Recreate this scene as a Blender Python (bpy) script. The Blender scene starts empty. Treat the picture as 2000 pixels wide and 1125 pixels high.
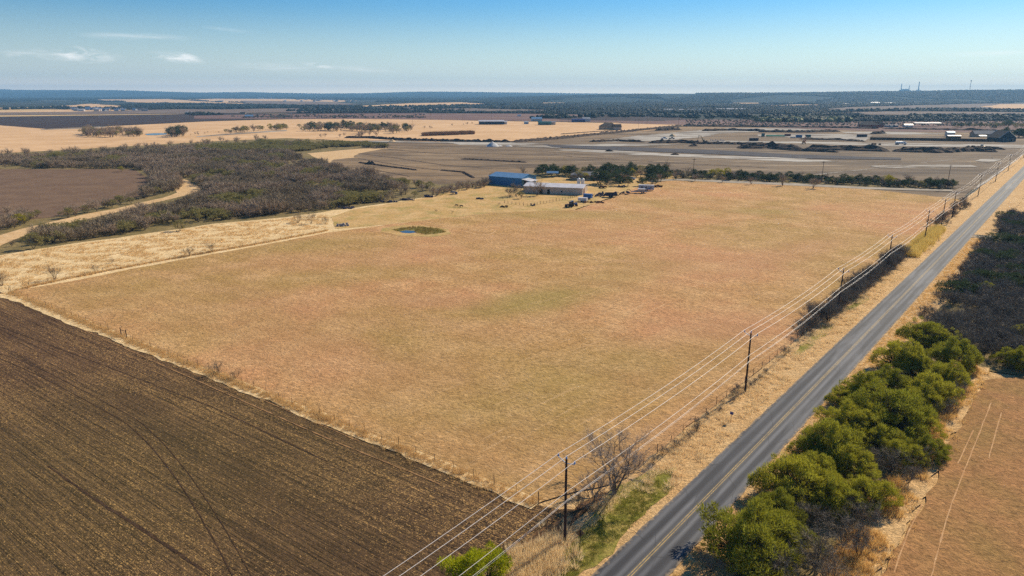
import bpy, math, random
from mathutils import Vector, Matrix, noise, geometry
R = math.radians
random.seed(7)
scn = bpy.context.scene
COL = scn.collection
# ---------------------------------------------------------------- camera (24 mm drone lens, 52 m up)
H, F, TH = 52.0, 1333.33, R(15.9)
CT, ST = math.cos(TH), math.sin(TH)
def G(px, py, z=0.0):
    dx = (px-1000)/F; dy = (py-562.5)/F
    vy = CT - dy*ST; vz = -ST - dy*CT
    if vz > -0.0025: vz = -0.0025
    t = (H-z)/(-vz)
    return Vector((dx*t, vy*t, z))
def P(x, y, z=0.0):
    zc = y*CT - (z-H)*ST
    u = y*ST + (z-H)*CT
    return (1000 + F*x/zc, 562.5 - F*u/zc)
RD = Vector((.638, .770, 0)).normalized(); RP = Vector((RD.y, -RD.x, 0)); R0 = Vector((17.9, 70, 0))
ROADYAW = math.atan2(RD.y, RD.x)
def W(t, s, z=0.0):
    v = R0 + RD*t + RP*s
    return Vector((v.x, v.y, z))
def inpoly(x, y, poly):
    c = False; n = len(poly); j = n-1
    for i in range(n):
        xi, yi = poly[i][0], poly[i][1]; xj, yj = poly[j][0], poly[j][1]
        if (yi > y) != (yj > y) and x < (xj-xi)*(y-yi)/(yj-yi)+xi: c = not c
        j = i
    return c
def lin(r, g, b, k=1.0):
    f = lambda c: ((c/255+.055)/1.055)**2.4 if c > 10.3 else c/255/12.92
    return (f(r)*k, f(g)*k, f(b)*k, 1)

# ---------------------------------------------------------------- materials
def newmat(name):
    m = bpy.data.materials.new(name); m.use_nodes = True
    nt = m.node_tree; nt.nodes.clear()
    return m, nt
class NB:
    def __init__(s, nt): s.nt = nt
    def n(s, t, **kw):
        nd = s.nt.nodes.new(t)
        for k, v in kw.items(): setattr(nd, k, v)
        return nd
    def l(s, a, b): s.nt.links.new(a, b)
    def val(s, node, key, v):
        if hasattr(v, 'is_output') or isinstance(v, bpy.types.NodeSocket): s.l(v, node.inputs[key])
        else: node.inputs[key].default_value = v
    def math(s, op, a, b=0.0, c=0.0, clamp=False):
        m = s.n('ShaderNodeMath', operation=op, use_clamp=clamp)
        s.val(m, 0, a); s.val(m, 1, b)
        if op in ('MULTIPLY_ADD', 'SMOOTH_MIN', 'COMPARE'): s.val(m, 2, c)
        return m.outputs[0]
    def mix(s, f, a, b, blend='MIX'):
        m = s.n('ShaderNodeMix', data_type='RGBA', blend_type=blend)
        s.val(m, 0, f); s.val(m, 6, a); s.val(m, 7, b)
        return m.outputs[2]
    def noise(s, vec, scale, detail=4, rough=.55, dist=0.0):
        t = s.n('ShaderNodeTexNoise'); s.l(vec, t.inputs['Vector'])
        t.inputs['Scale'].default_value = scale; t.inputs['Detail'].default_value = detail
        t.inputs['Roughness'].default_value = rough; t.inputs['Distortion'].default_value = dist
        return t.outputs[0]
    def mapr(s, v, a, b, c=0.0, d=1.0, smooth=False):
        m = s.n('ShaderNodeMapRange', interpolation_type='SMOOTHSTEP' if smooth else 'LINEAR')
        s.val(m, 0, v); m.inputs[1].default_value = a; m.inputs[2].default_value = b
        m.inputs[3].default_value = c; m.inputs[4].default_value = d
        return m.outputs[0]
    def mapping(s, vec, loc=(0,0,0), rot=0.0, scale=(1,1,1), typ='POINT'):
        m = s.n('ShaderNodeMapping', vector_type=typ); s.l(vec, m.inputs[0])
        m.inputs[1].default_value = loc; m.inputs[2].default_value = (0,0,rot); m.inputs[3].default_value = scale
        return m.outputs[0]
    def pos(s): return s.n('ShaderNodeNewGeometry').outputs['Position']
    def ellipse(s, vec, cx, cy, rx, ry, rot, wob=None, edge=.5):
        # soft elliptical patch on the ground: 1 inside, 0 outside
        m = s.mapping(vec, (cx, cy, 0), rot, (rx, ry, 1e6), 'TEXTURE')
        ln = s.n('ShaderNodeVectorMath', operation='LENGTH'); s.l(m, ln.inputs[0])
        v = ln.outputs['Value']
        if wob is not None: v = s.math('ADD', v, s.mapr(wob, 0, 1, -.5, .5))
        return s.mapr(v, 1-edge, 1+edge, 1, 0, True)
    def out(s, col, rough=.9, bump=None, bstr=.5, bdist=.2, metal=0.0, spec=.3, trans=None):
        p = s.n('ShaderNodeBsdfPrincipled')
        s.val(p, 'Base Color', col); s.val(p, 'Roughness', rough); s.val(p, 'Metallic', metal); s.val(p, 'Specular IOR Level', spec)
        if bump is not None:
            b = s.n('ShaderNodeBump'); s.val(b, 'Height', bump); s.val(b, 'Strength', bstr); s.val(b, 'Distance', bdist)
            s.l(b.outputs[0], p.inputs['Normal'])
        o = s.n('ShaderNodeOutputMaterial')
        sh = p.outputs[0]
        if trans:
            t = s.n('ShaderNodeBsdfTranslucent'); s.val(t, 'Color', trans[1])
            mx = s.n('ShaderNodeMixShader'); mx.inputs[0].default_value = trans[0]
            s.l(sh, mx.inputs[1]); s.l(t.outputs[0], mx.inputs[2]); sh = mx.outputs[0]
        s.l(sh, o.inputs[0])
        return p
MC = {}
def plain(name, c, rough=.6, metal=0.0, var=.15, scale=.6, spec=.3):
    """painted / weathered surface: base colour broken by soft stains"""
    if name in MC: return MC[name]
    m, nt = newmat(name); b = NB(nt)
    tc = b.n('ShaderNodeTexCoord').outputs['Object']
    n = b.noise(tc, scale, 5, .6)
    n2 = b.noise(tc, scale*9, 3, .6)
    f = b.math('MULTIPLY', b.math('ADD', n, n2), .5)
    d = tuple(x*(1-var*2.2) for x in c[:3])+(1,); u = tuple(min(1, x*(1+var*1.3)) for x in c[:3])+(1,)
    col = b.mix(b.mapr(f, .35, .65), d, u)
    b.out(col, rough, None, metal=metal, spec=spec)
    MC[name] = m; return m
def leafmat(name, c1, c2, trans=.25, var=.35):
    if name in MC: return MC[name]
    m, nt = newmat(name); b = NB(nt)
    oi = b.n('ShaderNodeObjectInfo').outputs['Random']
    isl = b.n('ShaderNodeNewGeometry').outputs['Random Per Island']
    f = b.math('ADD', b.math('MULTIPLY', oi, .5), b.math('MULTIPLY', isl, .5))
    col = b.mix(f, c1, c2)
    br = b.mapr(isl, 0, 1, 1-var, 1+var)
    hsv = b.n('ShaderNodeHueSaturation'); b.l(col, hsv.inputs['Color']); b.l(br, hsv.inputs['Value'])
    b.out(hsv.outputs[0], .75, trans=(trans, hsv.outputs[0]) if trans else None, spec=.15)
    MC[name] = m; return m
# ground surfaces ------------------------------------------------------------
def groundmat(name, stops, big=.02, mid=.15, fine=1.2, bstr=.6, bdist=.25, streak=None, extra=None, rough=.95, finev=.35, finest=None, contrast=(.3,.7)):
    """stops: 3 colours blended by large and middle noise; fine noise gives tufts/clods in colour and relief.
    streak=(angle, along, across, amount)"""
    m, nt = newmat(name); b = NB(nt); p = b.pos()
    n1 = b.noise(p, big, 4, .55, .4); n2 = b.noise(p, mid, 5, .6)
    c = b.mix(b.mapr(n1, *contrast), stops[0], stops[1])
    c = b.mix(b.mapr(n2, .42, .75), c, stops[2])
    pf = p
    if streak:
        pf = b.mapping(b.mapping(p, (0,0,0), -streak[0]), (0,0,0), 0, (streak[1], streak[2], 1))
    n3 = b.noise(pf, fine, 6, .7)
    lo = b.mapr(n3, .32, .68, 1-finev, 1+finev)
    hsv = b.n('ShaderNodeHueSaturation'); b.l(c, hsv.inputs['Color']); b.l(lo, hsv.inputs['Value'])
    c = hsv.outputs[0]
    h = n3
    if extra: c, h = extra(b, p, c, h)
    b.out(c, rough, h, bstr, bdist, spec=.1)
    return m

# ---------------------------------------------------------------- object helpers
def tag(o, label=None, cat=None, group=None, kind=None):
    if label: o['label'] = label
    if cat: o['category'] = cat
    if group: o['group'] = group
    if kind: o['kind'] = kind
    return o
def empty(name, loc=(0,0,0), rz=0.0, label=None, cat=None, group=None):
    o = bpy.data.objects.new(name, None); COL.objects.link(o)
    o.location = loc; o.rotation_euler = (0, 0, rz); o.empty_display_size = .5
    return tag(o, label, cat, group)
def copy_tree(o, parent=None):
    c = o.copy(); COL.objects.link(c)
    if parent: c.parent = parent
    for ch in list(o.children): copy_tree(ch, c)
    return c
class MB:
    def __init__(s): s.v = []; s.f = []; s.smooth = False
    def add(s, vs, fs):
        k = len(s.v); s.v += [tuple(v) for v in vs]; s.f += [tuple(i+k for i in f) for f in fs]; return s
    def box(s, x0, x1, y0, y1, z0, z1):
        return s.add([(x0,y0,z0),(x1,y0,z0),(x1,y1,z0),(x0,y1,z0),(x0,y0,z1),(x1,y0,z1),(x1,y1,z1),(x0,y1,z1)],
                     [(0,3,2,1),(4,5,6,7),(0,1,5,4),(1,2,6,5),(2,3,7,6),(3,0,4,7)])
    def taper(s, x0, x1, y0, y1, z0, z1, ix, iy):
        return s.add([(x0,y0,z0),(x1,y0,z0),(x1,y1,z0),(x0,y1,z0),(x0+ix,y0+iy,z1),(x1-ix,y0+iy,z1),(x1-ix,y1-iy,z1),(x0+ix,y1-iy,z1)],
                     [(0,3,2,1),(4,5,6,7),(0,1,5,4),(1,2,6,5),(2,3,7,6),(3,0,4,7)])
    def tube(s, pts, rs, n=6, caps=True):
        pts = [Vector(p) for p in pts]
        if not isinstance(rs, (list, tuple)): rs = [rs]*len(pts)
        k0 = len(s.v)
        for i, p in enumerate(pts):
            d = (pts[min(i+1, len(pts)-1)]-pts[max(i-1, 0)]).normalized()
            a = d.orthogonal().normalized() if abs(d.z) < .99 else Vector((1,0,0))
            if abs(d.z) < .99: a = Vector((0,0,1)).cross(d).normalized()
            c = d.cross(a)
            for j in range(n):
                q = p + (a*math.cos(2*math.pi*j/n) + c*math.sin(2*math.pi*j/n))*rs[i]
                s.v.append(tuple(q))
        for i in range(len(pts)-1):
            for j in range(n):
                a, b = k0+i*n+j, k0+i*n+(j+1) % n
                s.f.append((a, b, b+n, a+n))
        if caps:
            s.f.append(tuple(k0+j for j in range(n))[::-1]); s.f.append(tuple(k0+(len(pts)-1)*n+j for j in range(n)))
        return s
    def cyl(s, p0, p1, r, n=12, r1=None): return s.tube([p0, p1], [r, r if r1 is None else r1], n)
    def gable(s, x0, x1, y0, y1, z0, z1, ov=.4, th=.18):
        """gable roof, ridge along x"""
        ym = (y0+y1)/2; sl = (z1-z0)/(ym-y0); zo = z0-sl*ov
        vs = []
        for x in (x0-ov, x1+ov):
            vs += [(x,y0-ov,zo),(x,ym,z1),(x,y1+ov,zo),(x,y1+ov,zo+th),(x,ym,z1+th),(x,y0-ov,zo+th)]
        fs = [(0,1,7,6),(1,2,8,7),(2,3,9,8),(3,4,10,9),(4,5,11,10),(5,0,6,11),(0,5,4,1),(1,4,3,2),(6,7,10,11),(7,8,9,10)]
        return s.add(vs, fs)
    def gablewalls(s, x0, x1, y0, y1, z0, z1, zr):
        ym = (y0+y1)/2
        return s.add([(x0,y0,z0),(x1,y0,z0),(x1,y1,z0),(x0,y1,z0),(x0,y0,z1),(x1,y0,z1),(x1,y1,z1),(x0,y1,z1),(x0,ym,zr),(x1,ym,zr)],
                     [(0,1,5,4),(2,3,7,6),(1,2,6,9,5),(3,0,4,8,7),(0,3,2,1)])
    def hip(s, x0, x1, y0, y1, z0, z1, ins, ov=.5):
        x0 -= ov; x1 += ov; y0 -= ov; y1 += ov; ym = (y0+y1)/2
        return s.add([(x0,y0,z0),(x1,y0,z0),(x1,y1,z0),(x0,y1,z0),(x0+ins,ym,z1),(x1-ins,ym,z1),
                      (x0,y0,z0-.15),(x1,y0,z0-.15),(x1,y1,z0-.15),(x0,y1,z0-.15)],
                     [(0,1,5,4),(1,2,5),(2,3,4,5),(3,0,4),(6,7,1,0),(7,8,2,1),(8,9,3,2),(9,6,0,3),(9,8,7,6)])
    def mesh(s, name, mat, smooth=False):
        me = bpy.data.meshes.new(name); me.from_pydata(s.v, [], s.f)
        if mat: me.materials.append(mat)
        if smooth: me.polygons.foreach_set('use_smooth', [True]*len(me.polygons))
        me.update(); return me
    def build(s, name, mat, parent=None, loc=(0,0,0), rz=0.0, smooth=False, **t):
        o = bpy.data.objects.new(name, s.mesh(name, mat, smooth)); COL.objects.link(o)
        o.location = loc; o.rotation_euler = (0, 0, rz)
        if parent: o.parent = parent
        return tag(o, **t)
def sheet_w(name, mat, pts, z, label, jit=.6, res=3.0, seed=0, kind='structure'):
    """flat ground sheet from a world outline, its edge broken up by noise"""
    out = []; n = len(pts)
    for i in range(n):
        a, c = Vector(pts[i][:2]), Vector(pts[(i+1) % n][:2]); L = (c-a).length; k = max(1, min(400, int(L/res)))
        for j in range(k):
            q = a.lerp(c, j/k); nr = Vector((-(c-a).y, (c-a).x))/max(L, 1e-6)
            w = noise.noise(Vector((q.x/res*.35, q.y/res*.35, seed*3.7)))+.5*noise.noise(Vector((q.x/res*1.1, q.y/res*1.1, seed*5.1)))
            q = q+nr*w*jit*1.6
            out.append(Vector((q.x, q.y, z)))
    tri = geometry.tessellate_polygon([out])
    fs = []
    for t in tri:
        a, b_, c = (out[i] for i in t)
        fs.append(t if (b_-a).cross(c-a).z > 0 else t[::-1])
    me = bpy.data.meshes.new(name); me.from_pydata([tuple(v) for v in out], [], fs); me.materials.append(mat); me.update()
    o = bpy.data.objects.new(name, me); COL.objects.link(o)
    return tag(o, label, None, None, kind)
def sheet(name, mat, px, z, label, jit=.6, res=3.0, seed=0, kind='structure'):
    return sheet_w(name, mat, [G(*p) for p in px], z, label, jit, res, seed, kind)
def ribbon(name, mat, pts, widths, z, label, jit=.2, seed=0):
    """a path or track along world points"""
    L, Rr = [], []
    P_ = [Vector((p[0], p[1], 0)) for p in pts]
    dn = []; wn = []
    for i in range(len(P_)-1):
        k = max(1, int((P_[i+1]-P_[i]).length/max(1.5, widths[i])))
        for j in range(k):
            dn.append(P_[i].lerp(P_[i+1], j/k)); wn.append(widths[i]+(widths[i+1]-widths[i])*j/k)
    dn.append(P_[-1]); wn.append(widths[-1])
    for _ in range(3):
        dn = [dn[0]]+[(dn[i-1]+dn[i]*2+dn[i+1])/4 for i in range(1, len(dn)-1)]+[dn[-1]]
    vs = []; fs = []
    for i, p in enumerate(dn):
        d = (dn[min(i+1, len(dn)-1)]-dn[max(i-1, 0)]).normalized(); q = Vector((-d.y, d.x, 0))
        w1 = wn[i]/2*(1+jit*noise.noise(Vector((i*.7, seed, 0)))*2); w2 = wn[i]/2*(1+jit*noise.noise(Vector((i*.7, seed, 9)))*2)
        vs += [p+q*w1+Vector((0,0,z)), p-q*w2+Vector((0,0,z))]
        if i: k = 2*i; fs.append((k-2, k-1, k+1, k))
    me = bpy.data.meshes.new(name); me.from_pydata([tuple(v) for v in vs], [], fs); me.materials.append(mat); me.update()
    o = bpy.data.objects.new(name, me); COL.objects.link(o)
    return tag(o, label, None, None, 'structure')
def mass(name, label, pts, meshes, z=0.0):
    """one 'stuff' object: points (x, y, scale[, z]) carrying small plant meshes"""
    src = bpy.data.collections.new(name+'_kinds')
    for i, me in enumerate(meshes):
        src.objects.link(bpy.data.objects.new('%s_kind_%02d' % (name, i), me))
    me = bpy.data.meshes.new(name); me.from_pydata([(p[0], p[1], p[3] if len(p) > 3 else z) for p in pts], [], [])
    for nm, typ, fn in (('sc', 'FLOAT', lambda p: p[2]), ('rz', 'FLOAT', lambda p: random.uniform(0, 6.283)), ('ix', 'INT', lambda p: random.randrange(len(meshes)))):
        at = me.attributes.new(nm, typ, 'POINT'); at.data.foreach_set('value', [fn(p) for p in pts])
    o = bpy.data.objects.new(name, me); COL.objects.link(o)
    ng = bpy.data.node_groups.new(name, 'GeometryNodeTree')
    ng.interface.new_socket('Geometry', in_out='INPUT', socket_type='NodeSocketGeometry')
    ng.interface.new_socket('Geometry', in_out='OUTPUT', socket_type='NodeSocketGeometry')
    N = ng.nodes.new; L = ng.links.new
    gi, go = N('NodeGroupInput'), N('NodeGroupOutput'); iop = N('GeometryNodeInstanceOnPoints'); ci = N('GeometryNodeCollectionInfo')
    ci.inputs['Collection'].default_value = src; ci.inputs['Separate Children'].default_value = True; ci.inputs['Reset Children'].default_value = True
    def na(n, t):
        q = N('GeometryNodeInputNamedAttribute'); q.data_type = t; q.inputs[0].default_value = n; return q.outputs[0]
    cx = N('ShaderNodeCombineXYZ'); L(na('rz', 'FLOAT'), cx.inputs[2])
    L(gi.outputs[0], iop.inputs['Points']); L(ci.outputs[0], iop.inputs['Instance']); iop.inputs['Pick Instance'].default_value = True
    L(na('ix', 'INT'), iop.inputs['Instance Index']); L(cx.outputs[0], iop.inputs['Rotation']); L(na('sc', 'FLOAT'), iop.inputs['Scale'])
    L(iop.outputs[0], go.inputs[0])
    o.modifiers.new('scatter', 'NODES').node_group = ng
    return tag(o, label, None, None, 'stuff')
def scatter_px(polys, spacing, smin, smax, avoid=(), seed=0, clump=0.0, keep=None):
    """jittered grid of plants over ground areas outlined on the photograph"""
    rnd = random.Random(seed); out = []
    ws = [[G(*p) for p in po] for po in polys]; av = [[G(*p) for p in po] for po in avoid]
    for w in ws:
        x0, x1 = min(v.x for v in w), max(v.x for v in w); y0, y1 = min(v.y for v in w), max(v.y for v in w)
        y = y0
        while y < y1:
            x = x0
            while x < x1:
                a, c = x+rnd.uniform(-.5, .5)*spacing, y+rnd.uniform(-.5, .5)*spacing
                if inpoly(a, c, w) and not any(inpoly(a, c, q) for q in av):
                    n = noise.noise(Vector((a/spacing/7, c/spacing/7, seed)))
                    if n > clump-.6 or clump == 0:
                        if keep is None or keep(a, c): out.append((a, c, rnd.uniform(smin, smax)*(1+.35*n)))
                x += spacing
            y += spacing
    return out

# ---------------------------------------------------------------- plant meshes
def rdir(rnd, up=0.0):
    while True:
        v = Vector((rnd.uniform(-1,1), rnd.uniform(-1,1), rnd.uniform(-1,1)))
        if .05 < v.length < 1: break
    v.normalize(); v.z += up
    return v.normalized()
def blade(mb, p, d, L, w, rnd):
    s = d.cross(rdir(rnd)).normalized()*w*.5
    mb.add([p-s, p+s, p+d*L], [(0,1,2)])
def bare_mesh(seed, h, spread, stems, n, tw, limb_r=.09, lean=.0, sides=3, levels=2, twl=(.16,.34)):
    """leafless bush/tree: (limbs, twigs); stems fork `levels` times and end in fine twigs"""
    rnd = random.Random(seed); limbs, tws = MB(), MB(); tips = []
    def grow(p, d, L, r, lv):
        k = 4; pts = [p]; q = p
        for i in range(k):
            d = (d+rdir(rnd)*.22+Vector((0,0,.05))).normalized(); q = q+d*L/k; pts.append(q)
            if lv == 0 or i > 0: tips.append((q, d, lv))
        limbs.tube(pts, [r*(1-.13*i) for i in range(k+1)], sides, False)
        if lv > 0:
            for _ in range(rnd.choice((2, 3, 3))):
                i = rnd.choice((2, 3, 4)); dd = (d+rdir(rnd)*.75).normalized()
                if dd.z < 0: dd.z *= -.3
                grow(pts[i], dd, L*rnd.uniform(.55, .8), r*.55, lv-1)
    for i in range(stems):
        a = 2*math.pi*(i+rnd.random()*.7)/stems; o = rnd.uniform(.2, 1)*spread/h
        d = Vector((math.cos(a)*o, math.sin(a)*o, 1)).normalized()
        grow(Vector((math.cos(a)*.12, math.sin(a)*.12, 0)), d, h*rnd.uniform(.38, .5), limb_r*rnd.uniform(.7, 1.1), levels)
    low = [t for t in tips if t[0].z > h*.15] or tips
    for i in range(n):
        p, d, lv = rnd.choice(low)
        dd = (d*.7+rdir(rnd, .25)*.9).normalized()
        blade(tws, p+rdir(rnd)*.12, dd, h*rnd.uniform(*twl), tw*rnd.uniform(.6, 1.3), rnd)
    return limbs, tws
def leaf_mesh(seed, h, rad, nclump, nleaf, lsz, squash=.55, base=.35, crs=.3, limb_r=.14, lw=.45, upb=.5, low=.28, rough=.3):
    """leafy tree: (limbs, leaves): leaf clumps carried on forking limbs across a dome"""
    rnd = random.Random(seed); limbs, lv = MB(), MB(); cl = []
    tries = 0
    while len(cl) < nclump and tries < nclump*40:
        tries += 1
        a = rnd.uniform(0, 6.283); r = rad*math.sqrt(rnd.random())
        lob = 1+.22*math.sin(a*3+seed)+.13*math.sin(a*5+seed*2)
        top = base*h+(1-base)*h*math.sqrt(max(0, 1-(r/rad)**2))*(.82+rough*noise.noise(Vector((r*math.cos(a)/1.9, r*math.sin(a)/1.9, seed))))
        z = top if rnd.random() > low else rnd.uniform(base*h*.75, top)
        c = Vector((r*math.cos(a)*lob, r*math.sin(a)*lob, z)); cr = rad*crs*rnd.uniform(.6, 1.15)
        if all((c-q[0]).length > cr*.55 for q in cl): cl.append((c, cr))
    nst = rnd.choice((2, 3, 4)); forks = []
    for i in range(nst):
        a = 6.283*(i+rnd.random()*.6)/nst; f = Vector((math.cos(a)*rad*.3, math.sin(a)*rad*.3, h*base*rnd.uniform(.8, 1.1)))
        m = f*.5+rdir(rnd)*.15*rad*.3
        limbs.tube([(math.cos(a)*.08, math.sin(a)*.08, 0), m, f], [limb_r, limb_r*.8, limb_r*.6], 5, False); forks.append(f)
    for c, cr in cl:
        f = min(forks, key=lambda q: (q-c).length); m = f.lerp(c, .5)+rdir(rnd)*.1*rad+Vector((0,0,-.05*h))
        limbs.tube([f, m, c-Vector((0,0,cr*.3))], [limb_r*.5, limb_r*.32, limb_r*.12], 4, False)
        for _ in range(int(nleaf*(cr/(rad*crs))**1.5)):
            o = rdir(rnd); o = Vector((o.x, o.y, o.z*squash+.12))*cr*(rnd.random()**.4)
            d = (o.normalized()+rdir(rnd)*.8+Vector((0,0,upb))).normalized()
            L = lsz*rnd.uniform(.6, 1.4); blade(lv, c+o, d, L, L*lw, rnd)
    return limbs, lv
def tuft_mesh(seed, h, r, n, w, lean=.5):
    rnd = random.Random(seed); mb = MB()
    for _ in range(n):
        a = rnd.uniform(0, 6.283); q = r*math.sqrt(rnd.random()); p = Vector((q*math.cos(a), q*math.sin(a), -.02))
        d = Vector((math.cos(a)*q/r*lean+rnd.uniform(-.3,.3), math.sin(a)*q/r*lean+rnd.uniform(-.3,.3), 1)).normalized()
        blade(mb, p, d, h*rnd.uniform(.6, 1.15), w, rnd)
    return mb
def clump_mesh(seed, n, spread, rh, sub=1):
    """a knot of far-off tree crowns, each lumpy"""
    rnd = random.Random(seed); mb = MB()
    import bmesh
    for i in range(n):
        bm = bmesh.new(); bmesh.ops.create_icosphere(bm, subdivisions=sub, radius=1)
        x, y = rnd.uniform(-1,1)*spread, rnd.uniform(-1,1)*spread; r = rh*rnd.uniform(.45, .8); hh = rh*rnd.uniform(.6, 1.1)
        vs = []
        for v in bm.verts:
            k = 1+.45*noise.noise(v.co*1.9+Vector((i*7.1, seed*3.3, 0)))+rnd.uniform(-.18, .18)
            vs.append((x+v.co.x*r*k, y+v.co.y*r*k, hh*.5+v.co.z*hh*.55*k))
        mb.add(vs, [tuple(v.index for v in f.verts) for f in bm.faces]); bm.free()
    return mb
# ================================================================= light, sky, air, camera
SUN_E = R(35); SD = Vector((.72, .70, 0)).normalized()
w = bpy.data.worlds.new("World"); scn.world = w; w.use_nodes = True
nt = w.node_tree; nt.nodes.clear(); b = NB(nt)
sky = b.n('ShaderNodeTexSky', sky_type='NISHITA'); sky.sun_disc = False
sky.sun_elevation = SUN_E; sky.sun_rotation = math.atan2(SD.x, SD.y); sky.altitude = 200
sky.air_density = 1.0; sky.dust_density = .35; sky.ozone_density = 2.2
tcw = b.n('ShaderNodeTexCoord').outputs['Generated']
sx = b.n('ShaderNodeSeparateXYZ'); b.l(tcw, sx.inputs[0])
# high thin cloud banks low over the western horizon
az = b.math('ARCTAN2', sx.outputs[0], sx.outputs[1]); el = b.math('ARCSINE', sx.outputs[2])
cv = b.n('ShaderNodeCombineXYZ'); b.l(az, cv.inputs[0]); b.l(el, cv.inputs[1])
cn = b.noise(b.mapping(cv.outputs[0], (0,0,0), R(-12), (30, 110, 1)), 1.0, 7, .62, .5)
cn2 = b.noise(b.mapping(cv.outputs[0], (0,0,0), R(-3), (9, 120, 1)), 1.0, 6, .6, .3)
def skydir(px, py):
    v = Vector(((px-1000)/F, CT-(py-562.5)/F*ST, -ST-(py-562.5)/F*CT)).normalized()
    return math.atan2(v.x, v.y), math.asin(v.z)
cl = None
for (px, py, rx, ry, rot, amt, wisp) in [(150,108,62,11,R(-2),1,0),(175,104,26,8,R(-14),1.3,0),(345,114,46,9,R(-6),1,0),(370,113,24,7,R(-14),1.2,0),
      (270,72,80,7,0,.42,1),(540,131,75,8,R(-2),.5,1),(622,128,32,5,R(-8),.9,0),(30,107,14,6,0,.5,0),(445,58,45,4,R(-5),.16,1),(700,134,80,6,R(-3),.3,1),(1925,105,80,5,R(1),.3,1),(60,104,40,6,0,.4,1)]:
    a, e = skydir(px, py)
    m = b.mapping(cv.outputs[0], (a, e, 0), rot, (rx/F, ry/F, 1), 'TEXTURE')
    ln = b.n('ShaderNodeVectorMath', operation='LENGTH'); b.l(m, ln.inputs[0])
    q = b.mapr(ln.outputs['Value'], 0, 1.25, 1, 0, True)
    q = b.math('MULTIPLY', q, b.mapr(cn2 if wisp else cn, .38 if wisp else .42, .68, 0, amt))
    cl = q if cl is None else b.math('MAXIMUM', cl, q)
cl = b.math('MINIMUM', cl, .8)
# colour balance of the air: cooler aloft, paler and greyer low down
bal = b.n('ShaderNodeValToRGB'); b.l(b.math('MULTIPLY', el, 3.2), bal.inputs[0])
SKYRAMP = [(0.0, (.95,.97,.98)), (.16, (.70,.93,1.04)), (.42, (.34,.78,1.12)), (1.0, (.24,.68,1.12))]
r_ = bal.color_ramp
while len(r_.elements) < len(SKYRAMP): r_.elements.new(.5)
for e_, (p_, c_) in zip(r_.elements, SKYRAMP): e_.position = p_; e_.color = c_+(1,)
skc = b.mix(1.0, sky.outputs[0], bal.outputs[0], 'MULTIPLY')
lowhaze = b.mapr(el, 0.0, .12, .62, 0, True)
lh = b.mix(b.mapr(az, -.65, .65), (7.6, 8.3, 8.6, 1), (9.8, 11.2, 11.0, 1))
skc = b.mix(lowhaze, skc, lh)
skc = b.mix(cl, skc, (12.6, 12.5, 12.2, 1))
skc = b.mix(b.mapr(el, -.002, .022, 1, 0, True), skc, b.mix(1.0, lh, (2.15, 1.62, 1.16, 1), 'MULTIPLY'))
bg = b.n('ShaderNodeBackground'); b.l(skc, bg.inputs[0]); bg.inputs[1].default_value = .077
wo = b.n('ShaderNodeOutputWorld'); b.l(bg.outputs[0], wo.inputs[0])

sl = bpy.data.lights.new('sun', 'SUN'); sl.energy = 5.0; sl.angle = R(.53); sl.color = (1.0, .88, .68)
so = bpy.data.objects.new('sun', sl); COL.objects.link(so)
sv = Vector((SD.x*math.cos(SUN_E), SD.y*math.cos(SUN_E), math.sin(SUN_E)))
so.rotation_euler = sv.to_track_quat('Z', 'Y').to_euler(); so.location = sv*300
scn.view_settings.view_transform = 'Standard'; scn.view_settings.look = 'None'
scn.view_settings.exposure = .33; scn.view_settings.gamma = 1
cd = bpy.data.cameras.new('camera'); cd.lens = 24; cd.sensor_width = 36; cd.clip_start = .5; cd.clip_end = 40000
co = bpy.data.objects.new('camera', cd); COL.objects.link(co); co.location = (0, 0, H); co.rotation_euler = (R(90)-TH, 0, 0)
scn.camera = co
scn.cycles.max_bounces = 6; scn.cycles.diffuse_bounces = 2; scn.cycles.transparent_max_bounces = 8
scn.cycles.volume_bounces = 0; scn.cycles.use_denoising = False

hm, nt = newmat('haze_air'); b = NB(nt)
pv = b.n('ShaderNodeVolumePrincipled'); pv.inputs['Color'].default_value = (.33,.66,1,1); pv.inputs['Density'].default_value = .000085
pv.inputs['Anisotropy'].default_value = .1
b.l(pv.outputs[0], b.n('ShaderNodeOutputMaterial').inputs['Volume'])
hz = MB().box(-14500, 14500, -900, 15600, -8, 215).build('haze', hm, label='pale blue air between the camera and the far horizon', kind='stuff')

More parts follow.
